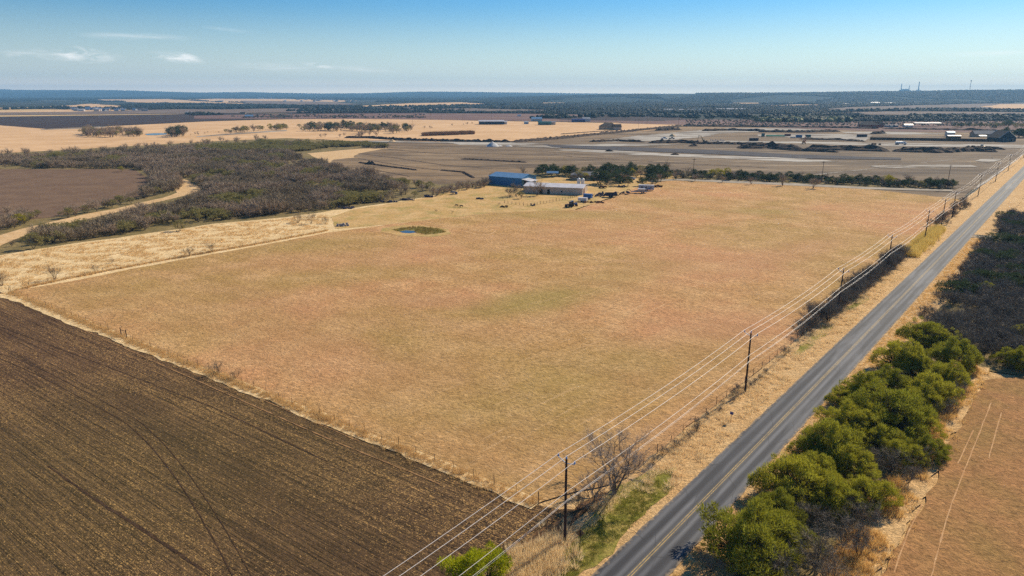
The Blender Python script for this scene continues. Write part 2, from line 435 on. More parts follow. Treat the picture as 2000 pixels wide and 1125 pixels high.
# ================================================================= ground surfaces
def g_field(b, p, c, h):
    wob = b.noise(p, .06, 4, .6)
    # greener and redder patches of the grazed sward
    g = None
    for (px, py, rx, ry, rot, amt) in [(1050,588,20,9,R(38),.8),(1190,548,28,9,R(42),.35),(1240,708,11,7,R(30),.42),(900,690,26,12,R(-30),.22),(1150,745,24,14,R(30),.35),(700,540,26,9,R(20),.25),
                                 (1130,420,40,12,R(-10),.5),(1450,415,26,7,0,.4),(590,480,30,10,R(20),.35),(960,830,24,12,R(-30),.3),(1370,690,16,10,R(40),.3),(420,640,30,14,R(-20),.25),(250,575,30,12,R(-10),.3),(850,930,20,9,R(-30),.3)]:
        q = G(px, py); e = b.math('MULTIPLY', b.ellipse(p, q.x, q.y, rx, ry, rot, wob, .7), amt)
        g = e if g is None else b.math('MAXIMUM', g, e)
    c = b.mix(g, c, lin(168,146,78,.92))
    r = None
    for (px, py, rx, ry, rot, amt) in [(1430,640,20,9,R(15),.6),(840,592,13,7,0,.55),(700,505,50,12,R(20),.35),(1330,510,22,14,R(30),.4),(640,690,34,12,R(-35),.35),(1520,500,40,9,R(40),.5),(1010,465,50,12,R(10),.3),(1290,870,14,6,R(40),.4),(600,600,45,14,R(-25),.3),(1080,890,18,9,R(-20),.3)]:
        q = G(px, py); e = b.math('MULTIPLY', b.ellipse(p, q.x, q.y, rx, ry, rot, wob, .8), amt)
        r = e if r is None else b.math('MAXIMUM', r, e)
    c = b.mix(r, c, lin(202,148,106,.95))
    # broken straw lines left by the mower, running with the road
    v = b.mapping(b.mapping(p, (0,0,0), -ROADYAW+R(4)), (0,0,0), 0, (.075, 2.0, 1))
    s = b.noise(v, 1.0, 3, .5)
    where = b.mapr(b.noise(p, .018, 2, .5), .36, .54)
    q = G(1400, 600); near = b.ellipse(p, q.x, q.y, 120, 55, R(48), None, .6)
    s = b.math('MULTIPLY', b.mapr(s, .615, .65), b.math('MULTIPLY', where, near))
    c = b.mix(b.math('MULTIPLY', s, .5), c, lin(225,185,135))
    # faint passes parallel to the fence
    v2 = b.mapping(b.mapping(p, (0,0,0), R(36)), (0,0,0), 0, (.012, .5, 1))
    s2 = b.noise(v2, 1.0, 2, .5)
    c = b.mix(b.mapr(s2, .35, .65, 0, .35), c, b.mix(.5, c, lin(120,85,48)))
    # clods and tufts at the scale of a boot
    t = b.noise(b.mapping(b.mapping(p, (0,0,0), R(20)), (0,0,0), 0, (.7,1.3,1)), 1.7, 5, .7, .6)
    c = b.mix(b.mapr(t, .55, .69, 0, .58), c, lin(128,92,52,.9))
    c = b.mix(b.mapr(t, .44, .30, 0, .5), c, lin(232,194,144))
    h = b.math('ADD', h, b.math('MULTIPLY', t, 1.2))
    return c, h
M_field = groundmat('grazed_field', (lin(206,152,104,.95), lin(186,149,88,.92), lin(216,173,120,.97)), .013, .09, 1.0, 1.0, .30, extra=g_field, finev=.36, contrast=(.40,.58))
FA = R(-35.8)
def g_plow(b, p, c, h):
    rot = b.mapping(p, (0,0,0), -FA)
    rows = b.noise(b.mapping(rot, (0,0,0), 0, (.03, 1.3, 1)), 1.0, 4, .7)
    c = b.mix(b.mapr(rows, .5, .66, 0, .75), c, lin(52,38,29))
    c = b.mix(b.mapr(rows, .48, .32, 0, .30), c, lin(112,88,58))
    st = b.noise(b.mapping(rot, (0,0,0), 0, (1.0, 1.7, 1)), 2.6, 3, .65, 1.5)
    zone = b.noise(b.mapping(rot, (0,0,0), 0, (.02, .11, 1)), 1.0, 5, .65)
    st = b.math('ADD', st, b.mapr(zone, .3, .7, -.085, .045))
    c = b.mix(b.mapr(st, .55, .60, 0, .85), c, lin(196,154,96))
    q = G(150, 950); gr = b.ellipse(p, q.x, q.y, 45, 30, 0, b.noise(p, .05, 3), .8)
    c = b.mix(b.math('MULTIPLY', gr, .25), c, lin(96,88,40))
    h = b.math('ADD', b.math('MULTIPLY', h, .8), b.math('MULTIPLY', rows, 1.5))
    return c, h
M_plow = groundmat('plowed_soil', (lin(92,68,48), lin(74,55,40), lin(106,80,56)), .02, .12, 2.2, 1.0, .3, extra=g_plow, finev=.45)
def g_plowfar(b, p, c, h):
    rot = b.mapping(p, (0,0,0), R(-55))
    rows = b.noise(b.mapping(rot, (0,0,0), 0, (.012, .7, 1)), 1.0, 3, .6)
    return b.mix(b.mapr(rows, .4, .65, 0, .5), c, lin(122,98,76)), h
M_plow2 = groundmat('plowed_soil_far', (lin(116,92,72), lin(102,80,63), lin(132,106,82)), .01, .08, 1.3, .8, .3, extra=g_plowfar, finev=.35)
M_dark = groundmat('black_soil_field', (lin(66,54,50), lin(56,46,46), lin(84,66,54)), .004, .03, .35, .5, .5, finev=.25, streak=(R(3), .08, 1))
def g_straw(b, p, c, h):
    t = b.noise(b.mapping(b.mapping(p, (0,0,0), R(-14)), (0,0,0), 0, (.35,1,1)), 1.0, 6, .72, .8)
    c = b.mix(b.mapr(t, .54, .72, 0, .5), c, lin(150,118,68))
    return c, b.math('ADD', h, t)
M_straw = groundmat('tall_dry_grass', (lin(228,196,144), lin(214,180,126), lin(238,210,162)), .03, .2, 1.4, .8, .35, extra=g_straw, finev=.25)
M_verge = groundmat('verge_grass', (lin(214,174,120), lin(198,156,102), lin(226,190,138)), .05, .35, 2.2, 1.0, .35, extra=g_straw, finev=.38)
M_tan = groundmat('dry_pasture', (lin(212,172,126), lin(198,158,112), lin(224,186,142)), .004, .02, .25, .5, .5, finev=.16, streak=(R(5), .3, 1))
M_tanb = groundmat('stubble_field', (lin(204,172,120), lin(194,160,108), lin(212,182,134)), .004, .02, .25, .4, .5, finev=.12, streak=(R(5), .2, 1))
def g_yard(b, p, c, h):
    n = b.noise(p, .09, 5, .65)
    c = b.mix(b.mapr(n, .48, .64, 0, .55), c, lin(138,134,66))
    return g_straw(b, p, c, h)
M_yard = groundmat('farm_pasture', (lin(200,162,106), lin(186,150,92), lin(212,176,124)), .02, .12, .9, .8, .3, extra=g_yard, finev=.25)
def g_clear(b, p, c, h):
    rot = b.mapping(p, (0,0,0), R(10))
    s = b.noise(b.mapping(rot, (0,0,0), 0, (.012, .09, 1)), 1.0, 6, .62, .8)
    c = b.mix(b.mapr(s, .50, .66, 0, .7), c, lin(92,74,58))
    c = b.mix(b.mapr(s, .44, .30, 0, .5), c, lin(168,142,110))
    q = G(1700, 300); gray = b.ellipse(p, q.x, q.y, 420, 330, 0, b.noise(p, .008, 3), .9)
    c = b.mix(b.math('MULTIPLY', gray, .7), c, lin(98,90,80))
    pt = b.noise(b.mapping(p, (0,0,0), 0, (.008, .03, 1)), 1.0, 5, .6, 1.0)
    c = b.mix(b.mapr(pt, .50, .60, 0, .65), c, lin(82,70,58))
    pt2 = b.noise(b.mapping(p, (300,90,0), R(14), (.010, .09, 1)), 1.0, 6, .65, 1.2)
    c = b.mix(b.mapr(pt2, .54, .64, 0, .5), c, lin(184,160,128))
    return c, h
M_clear = groundmat('cleared_earth', (lin(160,130,92), lin(140,114,82), lin(170,140,102)), .006, .05, .5, .8, .5, extra=g_clear, finev=.3, streak=(R(-10), .3, 1))
def g_cal(b, p, c, h):
    s = b.noise(b.mapping(p, (0,0,0), 0, (.012, .06, 1)), 1.0, 6, .65, .6)
    return b.mix(b.mapr(s, .45, .55, 0, .92), c, lin(112,98,82)), h
M_caliche = groundmat('caliche', (lin(184,176,162), lin(170,162,150), lin(198,190,176)), .02, .1, .6, .4, .2, finev=.14, streak=(R(-4), .2, 1), extra=g_cal)
M_lane = groundmat('lane', (lin(160,148,130), lin(148,136,120), lin(176,164,146)), .02, .1, .6, .4, .2, finev=.2)
M_sand = groundmat('sandy_track', (lin(208,172,124), lin(196,160,112), lin(218,186,142)), .03, .25, 1.1, .8, .25, finev=.25)
M_green = groundmat('green_grass', (lin(140,132,58), lin(120,118,46), lin(184,156,92)), .12, .5, 2.5, 1.0, .3, finev=.4)
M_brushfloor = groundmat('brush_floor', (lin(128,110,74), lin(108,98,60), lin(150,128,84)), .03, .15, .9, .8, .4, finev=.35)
M_redfield = groundmat('red_pasture', (lin(190,140,90,.84), lin(180,130,82,.84), lin(164,130,76,.84)), .02, .10, 1.3, 1.0, .3, finev=.34, extra=lambda b, p, c, h: (lambda t: (b.mix(b.mapr(t, .55, .7, 0, .65), c, lin(100,72,40)), b.math('ADD', h, t)))(b.noise(p, 1.4, 5, .72, .7)))
def g_wood(b, p, c, h):
    n = b.noise(b.mapping(p, (0,0,0), 0, (.0022, .005, 1)), 1.0, 5, .6, .5)
    c = b.mix(b.mapr(n, .56, .66, 0, .7), c, lin(132,110,84))
    return c, h
M_base = groundmat('far_scrubland', (lin(46,50,38), lin(40,46,36), lin(64,62,48)), .0012, .006, .05, .6, 2.0, extra=g_wood, finev=.3)
M_mauve = groundmat('bare_brown_field', (lin(122,92,82), lin(110,84,76), lin(134,106,90)), .002, .01, .1, .4, .5, finev=.16, streak=(R(2), .1, 1))
M_mauve2 = groundmat('dull_brown_field', (lin(120,102,90), lin(106,92,82), lin(140,118,98)), .002, .01, .1, .4, .5, finev=.2, streak=(R(2), .1, 1))

S = sheet
gp = MB(); nx = 24
for i in range(nx+1):
    for j in range(nx+1): gp.v.append((-14000+28000*i/nx, -600+15600*j/nx, 0))
for i in range(nx):
    for j in range(nx):
        k = i*(nx+1)+j; gp.f.append((k, k+nx+1, k+nx+2, k+1))
gp.build('ground', M_base, kind='structure', label='dark scrubby plain stretching to the horizon')
sheet_w('verge_ground', M_verge, [W(-80,-45), W(150,-40), W(345,-13), W(700,-12.3), W(700,110), W(-80,130)], .16, 'dry grassy ground on both sides of the road', .5, 10, 121)
# -- farmland from far to near
farstrips = [  # (name, material, outline in photo pixels, label)
 ('tan_field', M_tan, [(-80,212),(60,210),(140,206),(175,203),(240,207),(255,210),(150,212),(0,214)], 'small tan field between dark woods at far left'),
 ('tan_field', M_tan, [(360,194.5),(420,193),(560,193.5),(700,197),(640,201),(520,202),(430,200)], 'pale tan field left of the far housing estate'),
 ('tan_field', M_tan, [(185,194.5),(330,193.5),(420,200),(560,203),(640,207),(500,206),(340,203),(240,199)], 'long tan field below the thin radio mast'),
 ('tan_field', M_mauve2, [(-80,221),(150,219),(330,214),(600,211),(760,208),(900,213),(1000,217),(760,217),(420,222),(200,224),(-80,226)], 'dull brown strip in front of the far left village'),
 ('tan_field', M_tan, [(640,211),(800,202),(900,200),(950,203),(930,207),(820,209),(700,210)], 'tan clearing in the dark woods left of centre'),
 ('tan_field', M_tan, [(915,196),(945,196),(938,199),(912,199)], 'tiny pale clearing deep in the centre woods'),
 ('tan_field', M_tan, [(1035,204),(1080,198),(1160,199),(1150,202),(1080,204)], 'pale clearing in the woods right of centre'),
 ('tan_field', M_tan, [(1150,200),(1220,196.5),(1255,201),(1200,203)], 'low tan clearing at the centre of the far woods'),
 ('tan_field', M_mauve2, [(1250,192),(1340,190),(1375,196),(1300,199)], 'brownish clearing near the skyline right of centre'),
 ('tan_field', M_tan, [(1420,199),(1520,196.5),(1640,198),(1560,201.5),(1440,203)], 'long tan clearing in the blue woods at right'),
 ('tan_field', M_tan, [(1498,207),(1560,204.5),(1615,205),(1600,208),(1500,209.5)], 'pale tan strip left of the far brown fields'),
 ('tan_field', M_mauve2, [(1600,215),(1650,210),(1790,206),(1900,203),(2000,202),(2150,201),(2150,216),(1950,215),(1850,213),(1720,216),(1640,218)], 'brown field below the blue ridge at far right'),
 ('tan_field', M_tan, [(1915,209),(1960,204),(2060,203),(2150,204),(2150,216),(2000,215),(1940,212)], 'pale tan field at the far right edge'),
 ('tan_field', M_mauve2, [(1600,221),(1740,218),(1900,219),(2150,222),(2150,228),(1900,226),(1700,225)], 'thin brown strip between two rows of trees at right'),
 
 ('tan_field', M_mauve2, [(470,197),(640,199),(700,204),(600,208),(480,205)], 'brown slope under the far housing estate'),
 ('tan_field', M_mauve2, [(800,215),(900,212),(1060,213),(1100,217),(1000,220),(860,220)], 'brown strip in front of the centre woods'),
]
for i, (n, m, px, lb) in enumerate(farstrips): S(n, m, px, .9+.05*i, lb, 14, 60, i)
S('village_ground', M_tan, [(-80,218),(60,217),(160,213),(300,215),(290,222),(150,222),(-80,221)], .6, 'pale ground around the far left village', 6, 40, 31)
S('brown_field', M_mauve, [(380,226),(560,223),(800,221.5),(1010,222),(1180,225),(1330,229),(1330,240),(1180,239),(1000,236),(760,233),(560,232),(380,232)], .30, 'bare reddish brown field behind the far houses', 3, 30, 41)
S('brown_field', M_dark, [(1180,224),(1330,229),(1340,234),(1290,237),(1120,235),(1040,231)], .34, 'dark plowed strip behind the two metal sheds', 3, 30, 42)
S('brown_field', M_mauve, [(1290,233.5),(1500,234),(1600,238),(1700,238),(1850,237),(2150,236),(2150,262),(1700,256),(1500,249),(1330,244),(1200,241)], .32, 'pinkish brown pasture beyond the building site', 3, 30, 43)
S('stubble_field', M_tanb, [(-160,213.5),(0,212.5),(120,214),(330,220),(372,222.5),(330,223.5),(0,228),(-160,230)], .30, 'pale yellow stubble field beyond the dark plowed field', 3, 30, 44)
S('dark_field', M_dark, [(-160,229),(0,227.5),(60,225.5),(200,223.2),(360,223),(520,221.5),(560,232),(480,234),(400,237),(250,244),(150,249),(90,251.5),(0,245),(-160,243)], .24, 'long dark plowed field on the left', 2.5, 20, 45)
S('dark_field', M_dark, [(560,219),(700,217.5),(830,220),(830,221.5),(700,222),(560,222)], .36, 'thin dark plowed strip behind the brown field', 2.5, 20, 46)
S('dry_field', M_tan, [(-260,243),(0,245),(90,252),(150,249.5),(250,245),(400,237.5),(480,235),(560,233),(760,232),(940,236),(1180,240),(1330,238),(1330,246),(1260,256),(1140,262),(1060,270),(1000,276),(800,279),(690,276),(620,272),(560,292),(420,305),(150,320),(0,328),(-260,335)], .18, 'broad tan hay land across the middle distance', 1.5, 12, 47)
for i, (px, lb) in enumerate([([(80,252.6),(150,250),(206,247),(206,248.6),(150,251.8),(80,254)], 'pale strip of track by the dark field'), ([(384,266.5),(450,261),(560,254),(560,256),(450,263.5),(384,268)], 'pale strip of track beside the hedge')]):
    S('track', M_caliche, px, .28, lb, .3, 8, 60+i)
# -- cleared building land
S('cleared_land', M_clear, [(560,296),(600,290),(700,284),(760,279),(1000,277),(1100,268),(1240,254),(1330,244),(1500,247),(1700,251),(2150,257),(2150,340),(1990,350),(1900,372),(1868,400),(1700,384),(1560,366),(1300,352),(1150,350),(980,356),(930,372),(860,378),(740,362),(620,340)], .12, 'graded grey brown earth of the building site', 1.2, 8, 51)
S('sand_patch', M_sand, [(572,302),(620,298),(700,291),(760,289),(700,300),(690,308),(650,312),(645,318),(610,322),(590,315)], .16, 'bare sandy patch beside the thicket', 1.5, 6, 52)
for i, (px, lb) in enumerate([
   ([(1150,277),(1240,266),(1330,258),(1420,250),(1560,251),(1640,255),(1560,257),(1460,258),(1400,262),(1370,268),(1300,274),(1200,278)], 'wide pale caliche pad behind the white pickup'),
   ([(1370,275),(1450,275),(1560,277),(1700,279),(1850,281),(2010,284),(2000,289),(1850,287),(1700,285),(1560,280),(1400,278)], 'long pale caliche road across the building site'),
   ([(1480,263),(1560,262),(1640,262),(1700,264),(1690,276),(1650,272),(1560,269),(1480,266)], 'pale caliche pad by the pipe stacks'),
   ([(1080,292),(1200,294),(1280,299),(1400,304),(1560,309),(1640,316),(1560,317),(1400,309),(1250,303),(1120,296)], 'lower pale caliche road behind the farm'),
   ([(860,277),(920,276),(1000,279),(1080,281),(1040,284),(960,285),(900,283)], 'pale ground under the gravel piles'),
   ([(690,275.5),(760,274.5),(840,277),(900,279),(840,280),(740,277.5)], 'pale track at the left end of the site'),
   ([(1640,258),(1760,258),(1860,262),(1760,263),(1660,261)], 'pale caliche strip in front of the brick house'),
   ([(1700,325),(1800,322),(1905,323),(1900,327),(1800,328),(1720,329)], 'pale patch of earth near the roadside poles'),
   ([(1000,286),(1120,283),(1260,280),(1340,283),(1200,286),(1080,289)], 'faint pale haul road across the middle of the site'),
   ([(1905,314),(1940,308),(1955,312),(1930,319)], 'small pale patch of bare earth beside the wires')]):
    S('caliche_road', M_caliche, px, .2+.02*i, lb, 2.6, 5, 70+i)
M_dkband = groundmat('dark_embankment', (lin(80,76,78), lin(70,68,72), lin(94,88,84)), .02, .1, .6, .7, .4, finev=.25, streak=(R(-6), .1, 1))
S('embankment', M_dkband, [(1060,283),(1200,287),(1400,294),(1560,303),(1760,309),(1760,313),(1560,310),(1400,302),(1200,294),(1080,288)], .46, 'long dark grey graded bank across the site', .8, 8, 90)
# -- near land
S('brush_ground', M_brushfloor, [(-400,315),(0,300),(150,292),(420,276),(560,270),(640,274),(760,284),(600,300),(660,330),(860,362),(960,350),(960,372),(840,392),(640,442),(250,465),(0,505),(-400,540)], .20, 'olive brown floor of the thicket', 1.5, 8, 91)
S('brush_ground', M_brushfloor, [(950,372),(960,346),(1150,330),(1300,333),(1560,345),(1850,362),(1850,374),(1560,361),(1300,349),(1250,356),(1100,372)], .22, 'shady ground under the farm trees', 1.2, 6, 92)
S('plowed_field', M_plow2, [(-300,331),(0,331),(130,331),(262,331),(285,345),(300,366),(270,385),(190,405),(100,425),(-300,470)], .24, 'small plowed field inside the thicket', 1.0, 6, 93)
S('dry_grass_field', M_straw, [(-250,600),(-100,530),(0,500),(120,480),(250,463),(420,438),(560,425),(650,412),(760,398),(850,382),(930,366),(1000,372),(1060,390),(1100,410),(960,425),(640,470),(300,530),(25,590),(0,575)], .26, 'strip of tall pale dry grass left of the grazed field', 1.0, 4, 94)
S('farm_yard', M_yard, [(640,425),(700,408),(820,390),(900,370),(960,362),(1100,345),(1190,345),(1260,330),(1330,345),(1340,356),(1260,362),(1190,388),(1120,412),(960,418),(860,430),(760,440),(660,448)], .30, 'dry yellow green pasture around the farm buildings', 1.0, 4, 95)
hayfield_w = [G(20,573), G(300,667), W(-7.5,-10.6)] if False else None
FN = [G(22,572), G(1052,986)]
hay = [G(18,571), G(1050,988)] + [W(t, -10.6) for t in (8, 60, 120, 200, 290, 345)] + [G(*p) for p in [(1700,371),(1560,364),(1400,357),(1300,353),(1262,360),(1195,388),(1125,411),(960,417),(862,428),(760,440),(640,456),(500,483),(300,519),(140,551)]]
sheet_w('grazed_field', M_field, hay, .34, 'broad grazed field of short reddish tan grass', .5, 3, 96)
S('dirt_lane', M_lane, [(1262,352),(1330,350.5),(1420,353.5),(1560,359.5),(1700,367),(1860,371.5),(1860,375),(1700,371),(1560,364),(1400,357),(1320,353.5),(1270,356)], .40, 'narrow pale lane along the far edge of the grazed field', .5, 4, 97)
near_plow = [G(-420,520), G(-60,552), G(14,575), G(1046,992), W(2,-6.5), W(-20,-6), W(-60,-6), W(-60,-120), Vector((-330,-60,0))]
sheet_w('plowed_field', M_plow, near_plow, .30, 'large dark plowed field scattered with straw at lower left', .5, 2.5, 98)
sheet_w('weedy_shade_corner', groundmat('weeds_and_shade', (lin(120,88,60), lin(98,74,52), lin(150,116,74)), .1, .5, 2.5, .8, .3, finev=.35), [W(-70,-12.6), W(-6,-13), W(7,-10.8), W(10,-6), W(-70,-5.6)], .345, 'reddish brown weeds with their painted shade at the corner between plowed field and verge', .6, 1.5, 120)  # brown of the weeds and their shadows, painted as one ground colour
# wheel tracks pressed into the plowed soil
M_track = groundmat('wheel_rut', (lin(70,52,38), lin(60,45,33), lin(92,70,49)), .1, .5, 2.5, .8, .3, finev=.35)
tr = [(-60,690),(0,702),(80,738),(170,786),(250,831),(300,880),(350,945),(390,1010),(425,1070),(470,1160),(540,1300)]
for k, (ox, w_) in enumerate(((0, .15), (2.0, .10))):
    q = [G(*p)+Vector((ox*.6, ox*.6, 0)) for p in tr]
    ribbon('wheel_track', M_track, q, [w_]*len(q), .325, 'dark curved tractor wheel rut in the plowed field, %s one' % ('left' if k == 0 else 'right'), .5, k)
for k, pp in enumerate([[(95,914),(180,975),(300,1052),(399,1119)], [(0,640),(200,715),(420,800),(640,905)], [(540,985),(620,1010),(700,1060),(760,1125)]][:2]):
    ribbon('furrow', M_track, [G(*p) for p in pp], [.25,.3,.42,.3] if k == 0 else [.2]*4, .322, 'deep dark furrow crossing the near plowed field' if k == 0 else 'faint long furrow higher up the plowed field', .6, 7+k)
# fence-side strip of tall pale grass
fd = (FN[1]-FN[0]).normalized(); fnr = Vector((fd.y, -fd.x, 0))
strip = [FN[0]+fnr*-.6, FN[1]+fnr*-.6, FN[1]+fnr*1.6, FN[0]+fd*90+fnr*2.2, FN[0]+fnr*3.4]
sheet_w('fence_grass', M_straw, strip, .36, 'thin strip of tall dry grass along the fence', .5, 1.5, 99)
# path through the thicket
pth = [(-80,505),(0,470),(60,448),(130,432),(210,418),(270,401),(330,388),(368,379),(378,371),(370,362),(352,352)]
ribbon('sandy_path', M_sand, [G(*p) for p in pth], [9,10,9,11,9,7,7,10,13,9,5], .34, 'winding pale sandy path through the thicket', .3, 4)
# road corridor ------------------------------------------------
sheet_w('road_verge', M_verge, [W(-70,-6.2), W(5,-10.7), W(345,-10.7), W(700,-12), W(700,-2.8), W(-70,-2.8)], .38, 'dry tan grass verge between the poles and the road', .4, 2, 100)
sheet_w('road_verge', M_verge, [W(-70,2.8), W(700,2.8), W(700,9), W(300,10), W(-20,9), W(-70,9)], .38, 'dry grass verge on the tree side of the road', .4, 2, 101)
sheet_w('green_verge', M_green, [W(-60,-5.2), W(-12,-6.5), W(-4,-9), W(4,-10.4), W(14,-9.5), W(17,-6.3), W(10,-4.6), W(-10,-4.2), W(-60,-4)], .42, 'green grass by the nearest pole', .6, 1.5, 102)
for i, (t0, t1, s0, s1) in enumerate([(72,98,-8.6,-7.2),(112,128,-8.4,-7.0)]):
    sheet_w('green_verge', M_green, [W(t0,s0), W((t0+t1)/2,s0-.6), W(t1,s0), W(t1,s1), W((t0+t1)/2,s1+.5), W(t0,s1)], .42, ['green streak of grass under the second and third poles', 'small green streak of grass before the third pole'][i], .5, 1.5, 103+i)
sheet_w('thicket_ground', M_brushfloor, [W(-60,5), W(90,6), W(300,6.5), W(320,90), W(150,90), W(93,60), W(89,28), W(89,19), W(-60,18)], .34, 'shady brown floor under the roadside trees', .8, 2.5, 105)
sheet_w('dry_grass_field', M_verge, [W(-60,15), W(0,15.5), W(40,17.5), W(88,18), W(90,24), W(40,22.5), W(0,20.5), W(-60,20)], .37, 'yellow dry grass between the green trees and the red field', .8, 1.5, 106)
sheet_w('red_field', M_redfield, [W(-60,20.2), W(0,21.0), W(40,22.6), W(82,23.6), W(90,30), W(90,75), W(-60,120)], .40, 'reddish brown grazed field at lower right', .7, 2, 107)
M_chalk = plain('chalky_track', lin(205,170,130), .95, var=.2)
M_rut = groundmat('pale_rut', (lin(200,158,112), lin(176,130,86), lin(206,168,124)), .3, .9, 2.5, .6, .2, finev=.25)
for k, pp in enumerate([[(1935,790),(1912,850),(1880,930),(1850,1010),(1826,1100),(1815,1140)], [(1955,810),(1945,845),(1930,900)], [(1800,990),(1770,1050),(1745,1125)], [(1900,845),(1870,910)], [(1795,1010),(1775,1050)]][:4]):
    ribbon('vehicle_track', M_rut, [G(*p) for p in pp], [.14]*len(pp), .412, ['long pale wheel track down the red field','short pale track at the top of the red field','pale track by the dry grass edge of the red field','faint pale track beside the long one'][k], .95, 20+k)

M_faint = groundmat('faint_track', (lin(150,114,76), lin(140,106,70), lin(168,130,88)), .1, .5, 2.5, .8, .3, finev=.3)
M_faintp = groundmat('pale_faint_track', (lin(216,176,130), lin(196,152,106), lin(222,184,138)), .1, .9, 2.5, .8, .3, finev=.3)
for k, (pp, w_, m_) in enumerate([([(40,588),(180,655),(420,762),(640,860),(860,950)], .22, M_faint), ([(90,600),(240,668),(480,770),(700,865)], .2, M_faint), ([(905,452),(940,462),(962,458),(968,452)], .5, M_faintp), ([(918,450),(950,455),(964,449)], .4, M_faintp), ([(1120,412),(1180,413),(1225,407),(1190,400),(1140,404)], .7, M_faintp), ([(1110,690),(1175,668),(1240,640)], .16, M_faintp), ([(1225,612),(1282,583)], .2, M_faintp), ([(1245,622),(1300,596)], .2, M_faintp), ([(1355,650),(1392,635)], .16, M_faintp)]):
    ribbon('field_track', m_, [G(*p) for p in pp], [w_]*len(pp), .352, ['long faint rut in the grazed field beside the near fence','second faint rut in the grazed field, farther from the fence','outer pale curved track right of the pond','inner pale curved track right of the pond','pale loop of track below the farm scrap','long pale straw line low in the grazed field','pale straw line in the middle of the grazed field, upper one','pale straw line in the middle of the grazed field, lower one','short pale straw line near the roadside wires'][k], 1.0, 40+k)
# asphalt --------------------------------------------------------
m, nt = newmat('asphalt'); b = NB(nt); p = b.pos()
q = b.mapping(b.mapping(p, (-R0.x, -R0.y, 0)), (0,0,0), -ROADYAW)
se = b.n('ShaderNodeSeparateXYZ'); b.l(q, se.inputs[0]); ac = b.math('ABSOLUTE', se.outputs[1])
wig = b.noise(b.mapping(q, (0,0,0), 0, (.05,.6,1)), 1.0, 4, .6)
n1 = b.noise(b.mapping(q, (0,0,0), 0, (.03,1.2,1)), 1.0, 5, .65); n2 = b.noise(p, 9, 4, .7); n3 = b.noise(b.mapping(q, (0,0,0), 0, (.02,.2,1)), 1.0, 4, .6)
wt = b.math('ADD', b.mapr(b.math('ABSOLUTE', b.math('SUBTRACT', ac, .95)), 0, .6, 1, 0, True), b.mapr(b.math('ABSOLUTE', b.math('SUBTRACT', ac, 2.55)), 0, .55, .8, 0, True))
wt = b.math('MULTIPLY', wt, b.mapr(wig, .3, .7, .2, 1))
c = b.mix(b.mapr(n1, .3, .7), lin(46,46,50), lin(66,66,70))
c = b.mix(b.math('MULTIPLY', wt, .62), c, lin(138,138,140))
c = b.mix(b.math('MULTIPLY', b.mapr(ac, .15, .6, .45, 0, True), b.mapr(n3, .4, .6, .3, 1)), c, lin(150,146,138))
c = b.mix(b.mapr(n3, .56, .64, 0, .35), c, lin(130,130,132))
c = b.mix(b.mapr(n2, .5, .75, 0, .45), c, lin(44,44,48))
vo = b.n('ShaderNodeTexVoronoi', feature='DISTANCE_TO_EDGE'); b.l(b.mapping(q, (0,0,0), 0, (.09,.45,1)), vo.inputs['Vector']); vo.inputs['Scale'].default_value = 1.0
c = b.mix(b.mapr(vo.outputs['Distance'], .0, .012, .55, 0), c, lin(34,34,38))
pch = b.noise(b.mapping(q, (17,3,0), 0, (.045,.28,1)), 1.0, 2, .4)
c = b.mix(b.mapr(pch, .60, .62, 0, .4), c, lin(52,52,56))
edg = b.mapr(b.math('ADD', ac, b.mapr(b.noise(p, 1.6, 4, .7), .3, .7, -.35, .35)), 3.0, 3.35, 0, .8)
c = b.mix(edg, c, lin(150,128,100))
b.out(c, .78, n2, .5, .02, spec=.28)
M_asph = m
rv = MB(); N_ = 1000
for i in range(N_+1):
    t = -70+770*i/N_
    for s_ in (-1, 1):
        wv = 3.34+.16*noise.noise(Vector((t*.35, s_*9, 0)))+.16*noise.noise(Vector((t*1.3, s_*9, 3)))+.10*noise.noise(Vector((t*3.1, s_*9, 7)))
        rv.v.append(tuple(W(t, s_*wv, .46)))
    if i: k = 2*i; rv.f.append((k-2, k-1, k+1, k)[::-1])
for f in range(len(rv.f)): pass
rv.build('road', M_asph, label='two lane grey asphalt county road', kind='structure')
M_yel = groundmat('worn_yellow_paint', (lin(200,168,104), lin(170,142,92), lin(110,102,90)), .3, 1.8, 6, .2, .02, finev=.2, rough=.7)
for s_, nm in ((-.14, 'left'), (.14, 'right')):
    lm = MB(); k = 0
    for i in range(160):
        t = -70+600*i/160
        w_ = .05
        lm.v += [tuple(W(t, s_-w_, .475)), tuple(W(t, s_+w_, .475))]
        if i: k = 2*i; lm.f.append((k-2, k-1, k+1, k)[::-1])
    lm.build('centre_line', M_yel, kind='structure', label='%s stripe of the worn double yellow centre line' % nm)
sheet_w('driveway', M_caliche, [W(236,2.9), W(243,2.9), W(250,20), W(262,48), W(254,50), W(242,22)], .47, 'pale driveway leaving the right side of the road', .3, 2, 110)

